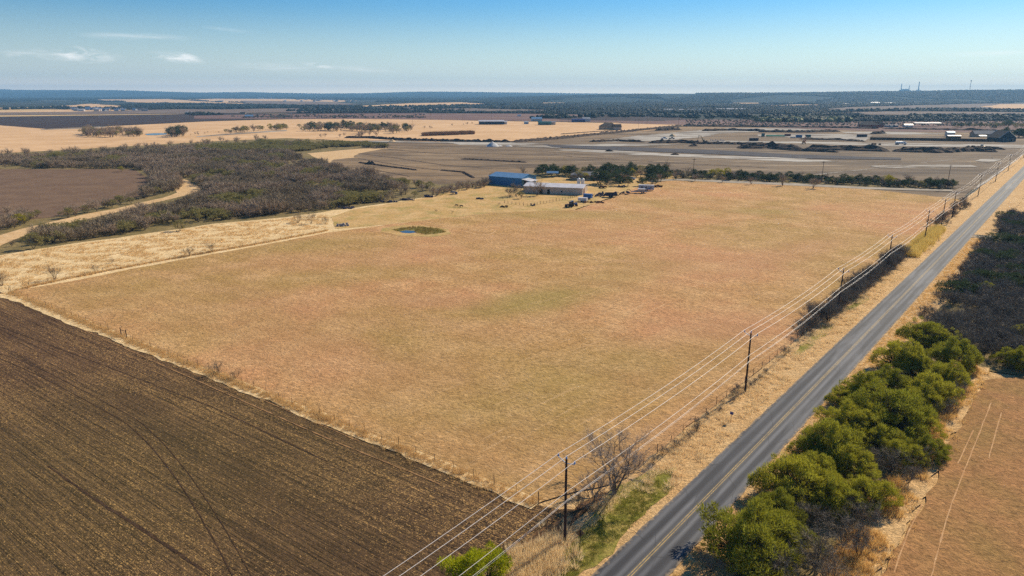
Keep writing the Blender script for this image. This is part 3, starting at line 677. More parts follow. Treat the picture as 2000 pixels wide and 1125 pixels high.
# pond -----------------------------------------------------------
M_pondg = groundmat('pond_weed', (lin(112,108,44), lin(134,122,60), lin(164,136,84)), .12, .5, 2.5, 1.0, .3, finev=.4)
S('pond_bank', M_yard, [(745,448),(790,441),(840,443),(878,450),(880,458),(840,465),(780,462),(745,455)], .375, 'bare trampled ring of earth around the pond', .8, 2, 111)
S('pond_grass', M_pondg, [(764,450),(785,446.5),(802,447),(815,443.5),(835,446),(858,448),(872,455),(850,459),(830,460),(812,457),(790,455)], .385, 'green rim of grass around the pond', 1.5, 1.2, 112)
m, nt = newmat('pond_water'); b = NB(nt)
b.out((.03,.04,.045,1), .18, b.noise(b.pos(), 1.5, 3), .15, .03, spec=.6)
S('pond', m, [(780,454.2),(793,451.8),(808,452.6),(816,456),(801,457.2),(787,456.2)], .395, 'small blue pond in the grazed field', .3, 1.2, 113)
S('pond_water', m, [(1140,0),(1141,0),(1141,1)], -5, 'x', 0, 5, 1) if False else None
S('pool', m, [(283,262),(300,260.5),(325,260.5),(326,263),(305,264.5),(288,264.5)], .30, 'pale water between the two clumps in the tan field', .8, 4, 114)
# ================================================================= plants
T_grey = leafmat('twig_grey', lin(184,160,132), lin(154,133,108), 0, .2)
T_dim = leafmat('twig_dim', lin(150,137,116), lin(114,104,92), 0, .25)
T_light = leafmat('twig_light', lin(198,182,164), lin(168,150,132), 0, .18)
T_brown = leafmat('twig_brown', lin(164,144,114), lin(140,122,96), 0, .16)
T_limb = plain('bark', lin(84,72,60), .9, var=.25)
T_pale = plain('pale_bark', lin(122,106,90), .9, var=.2)
L_oak = leafmat('oak_leaves', lin(84,96,56), lin(62,76,44), .2, .35)
L_olive = leafmat('olive_leaves', lin(158,146,88), lin(134,126,78), .3, .22)
L_green = leafmat('huisache_leaves', lin(188,178,56), lin(120,124,40), .42, .4)
L_yellow = leafmat('yellow_leaves', lin(176,160,36), lin(148,140,34), .35, .25)
L_lime = leafmat('lime_leaves', lin(178,176,26), lin(148,156,24), .4, .25)
G_straw = leafmat('straw_blades', lin(232,198,140), lin(208,172,114), .4, .2)
G_tawny = leafmat('tawny_blades', lin(238,202,132), lin(212,172,106), .4, .2)
G_green = leafmat('green_blades', lin(156,150,62), lin(118,122,46), .3, .3)
G_reed = leafmat('reed_blades', lin(226,196,112), lin(196,170,92), .45, .25)
G_pale = leafmat('pale_blades', lin(246,224,180), lin(228,198,146), .45, .15)

def two(name, pair, mats, smooth=False):
    return (pair[0].mesh(name+'_limbs', mats[0]), pair[1].mesh(name+'_crown', mats[1]))
def one(name, pair, mats):
    mb = MB(); mb.add(*[pair[0].v, pair[0].f]); n0 = len(mb.f); mb.add(pair[1].v, pair[1].f)
    me = mb.mesh(name, None); me.materials.append(mats[0]); me.materials.append(mats[1])
    me.polygons.foreach_set('material_index', [0]*n0+[1]*(len(mb.f)-n0)); return me
K = {}
K['bush_grey'] = [one('grey_bush', bare_mesh(s, 3.8, 2.8, 7, 420, .075, .05), (T_limb, T_grey)) for s in range(5)]
K['bush_brown'] = [one('brown_bush', bare_mesh(s+20, 3.6, 2.7, 7, 420, .075, .05), (T_limb, T_brown)) for s in range(4)]
K['bush_olive'] = [one('olive_bush', leaf_mesh(s+40, 3.0, 2.1, 16, 40, .34), (T_limb, L_olive)) for s in range(3)]
K['oak_mid'] = [two('oak', leaf_mesh(s+60, 7.0, 4.0, 34, 85, .5, base=.3), (T_limb, L_oak)) for s in range(4)]
K['olive_mid'] = [two('olive_tree', leaf_mesh(s+70, 6.0, 3.4, 28, 60, .45, base=.35), (T_limb, L_olive)) for s in range(3)]
K['yellow_mid'] = [two('yellow_tree', leaf_mesh(s+80, 6.5, 3.0, 26, 60, .42, base=.3), (T_pale, L_yellow)) for s in range(3)]
K['bare_mid'] = [two('bare_tree', bare_mesh(s+90, 7.5, 4.2, 4, 650, .07, .13, sides=4), (T_limb, T_grey)) for s in range(4)]
K['bare_small'] = [two('bare_shrub', bare_mesh(s+100, 4.0, 3.4, 7, 420, .035, .05, sides=4, levels=3), (T_limb, T_brown)) for s in range(4)]
K['green_near'] = [two('green_tree', leaf_mesh(s+120, 6.0, 5.0, 170, 120, .40, squash=.85, base=.2, crs=.145, limb_r=.16, lw=.26, upb=.8, low=.4, rough=.75), (T_limb, L_green)) for s in range(5)]
K['bare_near'] = [two('bare_tall', bare_mesh(s+140, 9.6, 6.4, 7, 5200, .026, .13, sides=5, levels=3, twl=(.05, .13)), (T_pale, T_light)) for s in range(2)]
K['bare_thick'] = [two('bare_scrub', bare_mesh(s+150, 4.2, 3.6, 9, 1500, .032, .045, sides=4, levels=3, twl=(.10, .22)), (T_limb, T_dim)) for s in range(3)]
K['lime_near'] = [two('lime_tree', leaf_mesh(s+160, 5.2, 3.4, 60, 230, .26, squash=.7, base=.3, crs=.22, limb_r=.12, lw=.4), (T_limb, L_lime)) for s in range(1)]

def tree(kind, p, s, label, cat, name, group=None, v=None, parts=True, sz=None):
    ms = K[kind]; me = ms[v % len(ms)] if v is not None else random.choice(ms); rz = random.uniform(0, 6.28)
    if isinstance(me, tuple):
        o = empty(name, (p.x, p.y, p.z), rz, label, cat, group); o.scale = (s, s, sz or s)
        for nm, mm in (('trunk', me[0]), ('crown', me[1])):
            c = bpy.data.objects.new(nm, mm); COL.objects.link(c); c.parent = o
    else:
        o = bpy.data.objects.new(name, me); COL.objects.link(o); o.location = p; o.rotation_euler.z = rz; o.scale = (s, s, sz or s)
        tag(o, label, cat, group)
    return o
ORD = 'first second third fourth fifth sixth seventh eighth ninth tenth eleventh twelfth thirteenth fourteenth fifteenth sixteenth seventeenth eighteenth nineteenth twentieth'.split()
def crown(px, py, z): return G(px, py, z)*1.0
def under(px, py, z):
    v = G(px, py, z); return Vector((v.x, v.y, .35))

# ---- green trees along the right side of the road, near to far
gt = [((1462,1052,3.4), 1.04, 0), ((1552,930,3.4), .88, 1), ((1630,962,3.0), .66, 2), ((1705,950,3.0), .62, 3), ((1628,858,3.4), .86, 4), ((1655,812,3.4), .76, 0),
      ((1745,800,3.8), 1.1, 1), ((1690,755,3.4), .80, 2), ((1768,872,3.0), .55, 3), ((1822,755,3.4), .78, 4), ((1765,690,3.6), .88, 0), ((1812,645,3.8), .86, 1),
      ((1868,690,3.6), .90, 2), ((1825,862,3.0), .48, 3), ((1850,725,3.2), .70, 0), ((1520,985,2.8), .62, 2), ((1600,905,2.8), .6, 4), ((1720,845,3.0), .66, 1), ((1796,815,3.0), .6, 2)]
gl = ['largest green feathery tree at the bottom of the roadside row','rounded green tree just behind the largest near one','low green tree beside the dark scrub, near end of the row','small green tree at the field edge of the near scrub',
      'green tree leaning to the asphalt in the middle of the row','broad low green tree overhanging the road edge','widest green tree in the middle of the roadside row','green tree nearest the asphalt, past the middle of the row',
      'small bright green tree by the yellow dry grass','green tree at the field side, past the middle of the row','green tree second from the far end of the row, by the road','farthest green tree of the row, before the dark thicket',
      'flat topped green tree at the far end, field side','small isolated green tree in the dry grass edge','smaller green tree tucked behind the far flat topped one','low green tree between the largest near tree and the next','low green tree filling the gap in the near part of the row',
      'dark green tree inside the middle of the row','small green tree on the field side of the widest one']
gt += [((1500,1010,2.8), .62, 3), ((1490,1085,2.6), .6, 4), ((1590,868,2.8), .55, 0), ((1610,935,2.6), .6, 1), ((1668,900,2.8), .66, 4), ((1700,815,3.2), .7, 3), ((1655,770,2.8), .52, 1), ((1735,735,3.2), .68, 2), ((1790,705,3.2), .64, 4), ((1795,770,3.2), .66, 0), ((1845,655,3.2), .66, 1), ((1550,1040,2.6), .55, 2)]
gl += ['low green tree behind the largest near tree, road side','low green growth at the foot of the largest near tree','small green tree closest to the asphalt in the near half','low green tree between the two rounded near trees','green tree in the middle of the near half of the row','green tree joining the broad and widest crowns','small green tree at the asphalt before the gap',
 'green tree between the asphalt and the far dark scrub','green tree between the two far road side crowns','green tree in the middle of the far half of the row','green tree beside the farthest one of the row','small green tree among the grey scrub at the near end']
for (c, s, v), lb in zip(gt, gl):
    o = tree('green_near', under(*c), s, lb, 'tree', 'green_tree', 'green trees along the right side of the road', v)
for (px, py, z, s, lb) in [(1985,700,2.2,.62,'small green tree at the right edge beside the red field'),(1998,655,2.4,.6,'green tree cut by the right edge of the view, in the thicket'),(1930,560,2.6,.5,'green tree inside the dark thicket by the road')]:
    tree('green_near', under(px, py, z), s, lb, 'tree', 'green_tree', 'green trees in the dark thicket', None)
for i, (px, py, z, s) in enumerate([(1595,1085,2,1.15),(1650,1040,2,1.0),(1690,1010,1.8,.9),(1520,1120,1.8,1.1),(1620,1130,1.6,1.0),(1580,1010,1.8,.9),(1740,905,1.8,.9),(1700,900,1.8,.8),(1775,930,1.5,.7),(1850,800,1.6,.8),(1760,745,1.8,.8),(1680,1075,1.3,.8),(1390,1105,1.2,.6),(1870,770,1.5,.8),(1800,895,1.4,.7)]):
    tree('bare_thick', under(px, py, z), s, '%s leafless grey scrub bush under the green roadside trees, counted from the near end' % ORD[i], 'bush', 'bare_scrub', 'bare scrub bushes under the green trees')
# ---- trees by the nearest pole
p = G(1200,970); tree('bare_near', Vector((p.x, p.y, .4)), 1.0, 'tall leafless many stemmed tree behind the nearest power pole', 'tree', 'bare_tree', v=0)
p = G(1158,990); tree('bare_near', Vector((p.x, p.y, .4)), .52, 'small drooping leafless tree between the nearest pole and tall bare tree', 'tree', 'bare_tree', v=1)
p = G(1130,1000); tree('bare_thick', Vector((p.x, p.y, .4)), .62, 'low bare bush behind the nearest power pole', 'bush', 'bare_scrub')
p = under(935,1118,3.0); tree('lime_near', Vector((p.x, p.y, .4)), 1.0, 'bright yellow green tree at the bottom edge under the wires', 'tree', 'lime_tree')
# ---- bushes along the fence under the wires
rnd = random.Random(3); k = 0
bl = []
for i in range(64):
    t = rnd.uniform(60, 186); bl.append((t, -10.2+rnd.uniform(-1.6, 1.2)))
bl += [(rnd.uniform(98, 186), -10.2+rnd.uniform(-1.2, 1.6)) for _ in range(34)]
bl.sort()
for i, (t, s) in enumerate(bl):
    big = 1 if t > 78 else .55
    if 60 < t < 66 or 74 < t < 80 and rnd.random() < .6: continue
    tree('bare_thick', W(t, s, .36), big*rnd.uniform(.7, 1.15), 'bare purplish brown bush in the hedge below the roadside wires', 'bush', 'bare_scrub', 'bare bushes along the fence under the wires')
for i, t in enumerate((16, 19, 22, 26, 29, 31, 35, 38, 41, 43, 46, 48, 51, 53, 56, 59)):
    tree('bare_thick', W(t, -9.6+rnd.uniform(-.5, .8), .36), rnd.uniform(.2, .38), '%s low dry bush on the verge between the two nearest poles' % ORD[i], 'bush', 'bare_scrub', 'low dry bushes on the verge')
for i in range(34):
    t = rnd.uniform(245, 345); 
    tree('bush_brown', W(t, -10.5+rnd.uniform(-3, 2.5), .36), rnd.uniform(.5, 1.0), 'bare brown bush under the far stretch of roadside wires', 'bush', 'bare_bush', 'bare bushes under the far wires')
# ---- lone shrubs on the left
def one_shrub(px, py, s, lb, kind='bare_small', v=None, cat='shrub', nm='bare_shrub', z=.3):
    q = G(px, py); return tree(kind, Vector((q.x, q.y, z)), s, lb, cat, nm, None, v)
for a in [(108,549,1.05,'wide bare shrub in pale grass near the left corner of the field'),(186,533,.55,'small bare sapling right of the wide shrub at left'),(219,515,.40,'tiny bare sapling alone in the pale grass'),
          (370,502,.85,'left one of the two bare shrubs standing close together'),(415,494,.9,'right one of the two bare shrubs standing close together'),(425,733,.72,'thin bare sapling on the fence between the near fields'),(462,742,.52,'small bare sapling on the fence, right of the thin one'),
          (583,436,1.1,'left of three bare shrubs in front of the thicket'),(608,438,1.15,'middle of three bare shrubs in front of the thicket'),(635,438,.75,'right of three bare shrubs in front of the thicket'),(884,417,.3,'tiny bare sapling on the pale mound by the pond'),
          (852,415,.3,'tiny bare sapling left of the pale mound'),(975,402,.35,'small bare shrub beside the pasture fence stub'),(4,560,1.0,'bare shrub cut by the left edge of the view')]:
    one_shrub(*a)
for a in [(856,448,1.0,'low bare bush by a dirt bank','bush_brown')][:0]: one_shrub(*a)
# ---- thicket: nearest bushes one by one, the rest as a mass
pathpx = [(-90,525),(0,492),(60,466),(130,450),(210,436),(280,416),(340,404),(385,392),(402,378),(392,364),(366,346),(340,350),(352,362),(352,372),(330,378),(270,390),(210,404),(130,420),(60,436),(0,452),(-90,490)]
plowpx = [(-300,329),(0,329),(262,330),(289,345),(304,366),(272,390),(190,411),(100,430),(-300,475)]
thick = [(-300,512),(0,497),(60,485),(250,457),(420,432),(560,419),(640,410),(760,392),(835,378),(838,368),(740,350),(660,332),(600,312),(575,302),(600,296),(760,290),(750,285),(640,280),(560,279),(420,287),(300,295),(150,303),(0,312),(-300,325)]
def dens(a, c):
    n = noise.noise(Vector((a/38, c/38, 3)))+.35*noise.noise(Vector((a/11, c/11, 6)))
    return n > -.20 or random.random() < .10
pts = scatter_px([thick], 3.0, .65, 1.55, [pathpx, plowpx, [(560,298),(700,288),(760,290),(690,312),(640,322),(600,318)]], 5, keep=dens)
pts = [(q[0], q[1], q[2]*(1+.45*noise.noise(Vector((q[0]/17, q[1]/17, 12))))) for q in pts]
pts.sort(key=lambda q: q[1])
near = pts[:230]; rest = pts[230:]
for (a, c, s) in near:
    k = 'bush_olive' if noise.noise(Vector((a/14, c/14, 8))) > .22 else ('bush_brown' if noise.noise(Vector((a/25, c/25, 1))) > .1 else 'bush_grey')
    tree(k, Vector((a, c, .22)), s*.95, 'olive leaved bush on the near edge of the left thicket' if k == 'bush_olive' else 'leafless grey brown bush on the near edge of the left thicket', 'bush', 'thicket_bush', 'olive bushes on the near edge of the thicket' if k == 'bush_olive' else 'bare bushes on the near edge of the thicket')
rg, rb, ro = [], [], []
for q in rest:
    n = noise.noise(Vector((q[0]/30, q[1]/30, 8))); px, py = P(q[0], q[1])
    gr = .30 if not (380 < px < 760 and py < 300) else -.3
    (ro if n > gr else rb if noise.noise(Vector((q[0]/45, q[1]/45, 1))) > 0 else rg).append(q)
mass('thicket', 'dense leafless grey scrub filling the left middle distance', rg, K['bush_grey'], .2)
mass('brown_thicket', 'brownish leafless scrub patches within the left thicket', rb, K['bush_brown'], .2)
mass('olive_scrub', 'olive green scrub patches within the left thicket', ro, K['bush_olive'], .2)
for (px, py, s, k, lb) in [(135,428,.62,'yellow_mid','x'),(40,442,.8,'yellow_mid','yellow green tree by the sandy path at far left'),(237,336,.62,'yellow_mid','yellow green tree at the back edge of the small plowed field'),(463,372,.55,'yellow_mid','yellow green tree in the thicket right of the path bend'),
        (530,336,.62,'yellow_mid','upper yellow tree inside the thicket'),(527,350,.7,'olive_mid','olive tree below the upper yellow tree in the thicket'),(692,398,.62,'yellow_mid','yellow tree near the front of the thicket'),(730,395,.75,'olive_mid','olive green tree right of the front yellow tree'),
        (838,372,.8,'olive_mid','olive green tree at the right tip of the thicket'),(820,368,.75,'olive_mid','second olive tree at the right tip of the thicket'),(405,278,.55,'yellow_mid','small yellow bush behind the thicket'),(66,487,.9,'olive_mid','dark olive tree at the left end of the thicket'),(352,452,.7,'olive_mid','spreading olive tree on the near edge of the thicket'),
        (505,290,.5,'yellow_mid','yellow green bush on the back edge of the thicket'),(632,410,.7,'bare_mid','gnarled bare tree on the front edge of the thicket'),(200,325,.7,'bare_mid','dark bare tree behind the small plowed field'),(765,388,.6,'bare_mid','bare tree at the front of the thicket, right part'),(810,385,.5,'olive_mid','small olive bush beside the junk pile')][1:]:
    q = G(px, py); tree(k, Vector((q.x, q.y, .25)), s, lb, 'tree', {'yellow_mid':'yellow_tree','olive_mid':'olive_tree','bare_mid':'bare_tree'}[k])
# ---- dark thicket right of the road
pts = []
rnd = random.Random(11); t = 96
while t < 330:
    s = 8.5+(3 if t < 110 else 0)+rnd.uniform(0, 2)+(4 if 228 < t < 250 else 0)
    while s < 95:
        tt, ss = t+rnd.uniform(-1.4, 1.4), s+rnd.uniform(-1.4, 1.4)
        v = W(tt, ss)
        if tt > 300 and ss < 40: s += 3; continue
        if 228 < tt < 262 and ss < 52 and abs((tt-240)-(ss-5)*.35) < 5: s += 3; continue
        if P(v.x, v.y)[0] < 2150 and noise.noise(Vector((tt/22, ss/22, 4))) > -.45: pts.append((v.x, v.y, rnd.uniform(.75, 1.25)))
        s += 2.9
    t += 2.9
pts.sort(key=lambda q: q[1]); 
for q in pts[:150]:
    tree('bare_thick', Vector((q[0], q[1], .34)), q[2]*1.0, 'leafless dark grey scrub at the near side of the roadside thicket', 'bush', 'bare_scrub', 'bare scrub at the near side of the dark thicket')
od = [q for q in pts[150:] if noise.noise(Vector((q[0]/12, q[1]/12, 2))) > .25]; nd = [q for q in pts[150:] if q not in od]
K['bush_dim'] = [one('dim_bush', bare_mesh(s, 3.8, 2.8, 7, 420, .075, .05), (T_limb, T_dim)) for s in range(5)]
mass('roadside_thicket', 'dark leafless thicket right of the road', nd, K['bush_dim'], .34)
L_dark = K['bush_dark'] = [one('dark_bush', leaf_mesh(s+240, 3.6, 2.6, 18, 50, .34), (T_limb, L_oak)) for s in range(3)]
mass('evergreen_scrub', 'dark evergreen scrub scattered in the roadside thicket', od, K['bush_dark'], .34)
# ---- reeds, grass tufts
def tuftmass(name, label, pts, mat, h, r, n, w, seed, z=.38, lean=.5):
    mass(name, label, pts, [tuft_mesh(seed+i, h, r, n, w, lean).mesh('%s_tuft' % name, mat) for i in range(3)], z)
rnd = random.Random(5)
tuftmass('reeds', 'tall yellow reeds under the roadside wires', [(*W(rnd.uniform(186, 246), -8.6+rnd.gauss(0, 1.3)).xy, rnd.uniform(.7, 1.2)) for _ in range(420)], G_reed, 2.6, .9, 40, .07, 1, lean=.25)
vp = []
for _ in range(5200):
    t = rnd.uniform(-20, 170)**1.0; s = rnd.uniform(-10.4, -4.6)
    if t < 8 and s > -8.5+2.2*noise.noise(Vector((t/4, s/2, 0))): continue
    if noise.noise(Vector((t/5, s/2.2, 6))) > -.12: vp.append((*W(t, s).xy, rnd.uniform(.35, .95)*(1+.6*max(0, noise.noise(Vector((t/9, s/3, 1)))))))
tuftmass('verge_tufts', 'dry grass tufts on the verge below the wires', vp, G_pale, .8, .46, 26, .05, 11, lean=.9)
vp = [(*W(rnd.uniform(-25, 240), rnd.uniform(3.7, 7.5)).xy, rnd.uniform(.3, .8)) for _ in range(3000)]
tuftmass('verge_tufts', 'dry grass tufts along the tree side of the road', vp, G_tawny, .6, .4, 24, .05, 21, lean=.8)
vp = []
for _ in range(3600):
    t = rnd.uniform(-25, 90); s = rnd.gauss(18.2+t*.03, 1.2)
    if noise.noise(Vector((t/6, s/3, 4))) > -.15: vp.append((*W(t, s).xy, rnd.uniform(.4, 1.1)))
tuftmass('dry_grass', 'tall golden grass between the green trees and red field', vp, G_tawny, .9, .5, 26, .06, 31, lean=.6)
vp = [(*W(rnd.uniform(-22, 12), rnd.uniform(-8.2, -4.6)).xy, rnd.uniform(.35, .8)) for _ in range(1300)]
tuftmass('green_grass', 'green grass tufts by the nearest power pole', vp, G_green, .45, .35, 26, .05, 41, lean=.9)
vp = [(*(W(rnd.gauss(-13, 3.2), rnd.gauss(-9.2, 1.5)).xy), rnd.uniform(.7, 1.4)) for _ in range(420)]
tuftmass('dry_grass', 'tall pale grass around the foot of the nearest pole', vp, G_pale, 1.0, .45, 34, .05, 51, lean=.5)
fl = (FN[1]-FN[0]).length; vp = []
for _ in range(4200):
    u = rnd.random()*fl; o = rnd.gauss(.2, .55)+max(0, rnd.gauss(0, .6))
    q = FN[0]+fd*u+fnr*o; vp.append((q.x, q.y, rnd.uniform(.35, .95)*(1+.5*noise.noise(Vector((u/6, 0, 0))))))
tuftmass('dry_grass', 'dry grass growing along the fence of the plowed field', vp, G_straw, .7, .35, 20, .05, 61, .34, .7)
FL = [G(25,570), G(130,547), G(300,514), G(500,479), G(640,452)]
vp = []
for i in range(4):
    a, c = FL[i], FL[i+1]
    for _ in range(int((c-a).length*9)):
        q = a.lerp(c, rnd.random()); vp.append((q.x, q.y+rnd.gauss(.5, .7), rnd.uniform(.5, 1.1)))
tuftmass('dry_grass', 'dry grass growing along the pasture fence', vp, G_straw, .8, .4, 18, .07, 71, .34, .7)
sp = scatter_px([[(-60,520),(0,503),(120,484),(250,466),(420,441),(560,428),(640,420),(640,446),(500,474),(300,511),(130,545),(20,568),(-60,560)]], 1.25, .5, 1.1, [], 9)
sp = [q for q in sp if noise.noise(Vector((q[0]/7, q[1]/4, 2))) > -.05]
tuftmass('dry_grass', 'tufts of tall pale grass left of the grazed field', sp, G_straw, .9, .6, 22, .08, 81, .28, .8)
sp = scatter_px([[(766,450),(790,446.5),(815,444),(838,446),(860,448.5),(872,455),(850,459),(826,459.5),(812,456.5),(806,451),(790,450.5),(776,454)]], .85, .5, 1.1, [], 19)
tuftmass('pond_reeds', 'green and brown rushes growing around the pond', sp, leafmat('rush_blades', lin(132,126,48), lin(150,116,66), .3, .3), .8, .4, 20, .06, 111, .38, .5)
# leaf and stem litter between the near edge of the plow and the verge
vp = [(*W(rnd.uniform(-16, 8), rnd.gauss(-10.8, .7)).xy, rnd.uniform(.3, .6)) for _ in range(110)]
tuftmass('weeds', 'reddish brown weeds at the corner of the plowed field', vp, leafmat('rust_blades', lin(150,104,66), lin(110,78,52), .2, .3), .7, .5, 24, .05, 91, .36, .8)
# ================================================================= power line
M_wood = plain('dark_pole_wood', lin(66,48,42), .8, var=.3, scale=1.5)
M_arm = plain('fibreglass_arm', lin(168,188,206), .5, var=.08)
M_ins = plain('insulator', lin(120,160,206), .3, var=.1)
M_post = plain('fence_post_wood', lin(96,68,50), .9, var=.3, scale=3)
M_wire = plain('aluminium_wire', lin(232,222,212), .45, var=.03)
M_galv = plain('galvanised_steel', lin(150,152,152), .45, .6, var=.1)
PY = [26.5, 70, 113, 157.3, 198, 243, 270, 291, 356, 418, 477, 575]
poles = []
arm_d = RP
def make_pole():
    o = empty('power_pole')
    MB().tube([(0,0,-1.2),(0,0,5),(0,0,11.3)], [.19,.165,.125], 10).build('pole', M_wood, o)
    a = MB().tube([(-1.15,0,11.25),(0,0,10.75),(1.15,0,11.05)], .055, 6); a.build('crossarm', M_arm, o)
    for (x, z) in ((-1.15, 11.25), (0, 11.3), (1.15, 11.05)):
        i_ = MB().tube([(x,0,z),(x,0,z+.08),(x,0,z+.12),(x,0,z+.22),(x,0,z+.26),(x,0,z+.42)], [.05,.05,.13,.11,.07,.06], 8); i_.build('insulator', M_ins, o)
    MB().box(-.02, .2, -.05, .05, 7.2, 7.34).build('bracket', M_galv, o)
    MB().box(-.02, .2, -.05, .05, 5.9, 6.15).build('bracket', M_galv, o)
    return o
arm_yaw = math.atan2(RP.y, RP.x)
pp0 = make_pole()
pl = ['power pole standing on the verge below the bottom edge of view','nearest whole power pole, beside the tall bare tree','second power pole from the near end, above the verge','third power pole, half way along the grazed field','fourth power pole from the near end, by the dark bushes','fifth power pole, standing at the start of the yellow reeds',
      'sixth power pole, rising out of the yellow reeds','seventh power pole, behind the reeds','eighth power pole, past the corner of the grazed field','ninth power pole, beside the building site','tenth power pole from the near end','farthest visible power pole of the roadside line']
for i, y in enumerate(PY):
    o = pp0 if i == 0 else copy_tree(pp0)
    x = 6.3+.8286*(y-70); o.location = (x, y, .3); o.rotation_euler = (R([0,0,.5,-1.2,.8,.4,-.6,.7,-.5,.5,.3,0][i]), R([0,-.3,.2,.8,-.4,.5,.2,-.3,.4,.2,.1,0][i]), arm_yaw)
    tag(o, pl[i], 'power pole', 'power poles along the road'); poles.append(Vector((x, y, .3)))
ext = [Vector((6.3+.8286*(y-70), y, .3)) for y in (-20,)]+poles+[Vector((6.3+.8286*(y-70), y, .3)) for y in (690,)]
def wire(name, off, z, r, sag, lb):
    mb = MB()
    pts = []
    for i in range(len(ext)-1):
        a, c = ext[i]+RP*off+Vector((0,0,z)), ext[i+1]+RP*off+Vector((0,0,z)); L = (c-a).length; n = 10
        for j in range(n):
            u = j/n; q = a.lerp(c, u); q.z -= 4*sag*(L/60)**2*u*(1-u); pts.append(q)
    pts.append(ext[-1]+RP*off+Vector((0,0,z)))
    mb.tube(pts, r, 5); mb.build(name, M_wire, label=lb, cat='power line', group='wires strung along the roadside poles')
wire('power_line', -1.15, 11.66, .026, .7, 'bright upper wire on the field side insulators')
wire('power_line', 0, 11.72, .026, .7, 'bright upper wire on the pole tops')
wire('power_line', 1.15, 11.47, .026, .75, 'bright upper wire on the road side insulators')
wire('power_line', .22, 7.27, .025, .6, 'single middle wire a third of the way down the poles')
wire('telephone_cable', .24, 6.12, .020, .65, 'upper one of the two lowest cables')
wire('telephone_cable', .24, 5.95, .015, .75, 'lower one of the two lowest cables')
# plain poles elsewhere
def plain_pole(px, py, h, lb, grp, arm=True, yaw=0.0, z=.1, lean=0.0):
    q = G(px, py); o = empty('utility_pole', (q.x, q.y, z), yaw, lb, 'utility pole', grp); o.rotation_euler.x = lean
    r = .17 if h < 14 else .28
    MB().tube([(0,0,-1),(0,0,h)], [r, r*.7], 7).build('pole', M_wood, o)
    if arm: MB().box(-1.3, 1.3, -.08, .08, h-.9, h-.72).build('crossarm', M_wood, o)
    return o
g1 = 'utility poles beyond the far edge of the grazed field'
for a in [(1353,352,13.5,'utility pole by the yellow tree behind the narrow lane'),(1604,357,13,'utility pole in the middle of the hedge beyond the field'),(1849,369,13.5,'utility pole behind the right end of the hedge')]:
    plain_pole(a[0], a[1], a[2], a[3], g1, yaw=R(20))
g2 = 'utility poles in the far middle distance'
for i, (px, py) in enumerate([(13,224),(107,222.5),(400,222),(458,225),(487,225),(506,224),(580,227.5),(634,228.5),(680,241),(727,231.5),(779,232.5),(806,240),(819,233.5),(841,234.5),(863,235.5),(904,236),(908,232.5),(960,232),(1097,239),(1110,240),(1183,240),(1247,251.5),(1264,241.5),(1325,245.5),(1348,244.5),(1438,245.5),(1488,247),(1536,248),(1644,249.5),(1764,251),(1876,252.5)]):
    plain_pole(px, py, 12.5+(py % 1)*2, 'utility pole in the far row, %s from the left edge' % ((ORD+['twenty-'+o for o in ORD[:9]]+['thirtieth','thirty-first'])[i]), g2, yaw=R(10), z=.35)

# ================================================================= fences
def fence(name, pts, gap, h, lb, z=.34, wires=(.35,.7,1.05), r=.05, mat=None):
    """posts as parts, wires as one part"""
    o = empty(name, (pts[0].x, pts[0].y, z), 0, lb, 'fence'); base = pts[0]
    wm = MB(); proto = None; cnt = 0; rn = random.Random(len(pts)*7+int(gap*10))
    for i in range(len(pts)-1):
        a, c = pts[i]-base, pts[i+1]-base; a = Vector((a.x, a.y, 0)); c = Vector((c.x, c.y, 0)); L = (c-a).length; n = max(1, int(L/gap))
        for j in range(n):
            if cnt >= 96: break
            q = a.lerp(c, j/n)
            if proto is None:
                proto = MB().tube([(0,0,-.3),(0,0,h)], [r, r*.85], 6).mesh('post', mat or M_post)
            p_ = bpy.data.objects.new('post', proto); COL.objects.link(p_); p_.parent = o; p_.location = q
            p_.rotation_euler = (R(rn.uniform(-4, 4)), R(rn.uniform(-4, 4)), 0); k_ = 1.15 if cnt % 5 == 0 else .95; p_.scale = (k_*1.1, k_*1.1, k_*rn.uniform(.9, 1.08)); cnt += 1
        for wz in wires: wm.tube([a+Vector((0,0,wz)), c+Vector((0,0,wz))], .009, 3)
    if wires: wm.build('wire', M_galv, o)
    return o
fence('wire_fence', [FN[0], FN[1]], 3.6, 1.35, 'wooden post and wire fence between the plowed and grazed fields', r=.036)
fence('wire_fence', [FN[1], W(6,-10.6), W(345,-10.6)], 4.2, 1.35, 'wooden post and wire fence along the road side of the grazed field')
fence('wire_fence', [G(18,569), G(130,547), G(300,514), G(500,479), G(655,449)], 4.6, 1.25, 'wire fence between the tall pale grass and the grazed field')
fence('corral_fence', [G(985,398), G(1015,402), G(1030,404), G(1080,396), G(1110,390), G(1130,384)], 2.2, 1.4, 'rough dark corral fence below the long metal shed', wires=(.5,.9,1.3), r=.09)
M_white = plain('white_paint', lin(226,224,216), .5, var=.06)
fence('rail_fence', [W(400,-13.5), W(440,-12.5), W(500,-12), W(575,-11.6), W(690,-11.5)], 5, 1.25, 'white pipe rail fence along the roadside beyond the grazed field', wires=(), r=.08, mat=M_white)
rf = [o for o in bpy.data.objects if o.name.startswith('rail_fence')][0]
rl = MB(); base = W(400,-13.5)
for wz in (.6, 1.15): rl.tube([W(400,-13.5)-base+Vector((0,0,wz)), W(440,-12.5)-base+Vector((0,0,wz)), W(500,-12)-base+Vector((0,0,wz)), W(575,-11.6)-base+Vector((0,0,wz)), W(690,-11.5)-base+Vector((0,0,wz))], .07, 5)
rl.build('rail', M_white, rf)
fence('rail_fence', [W(238,14), W(246,24), W(256,44), W(262,60)], 3, 1.1, 'white rail fence beside the driveway right of the road', wires=(.5,1.0), r=.06, mat=M_white)
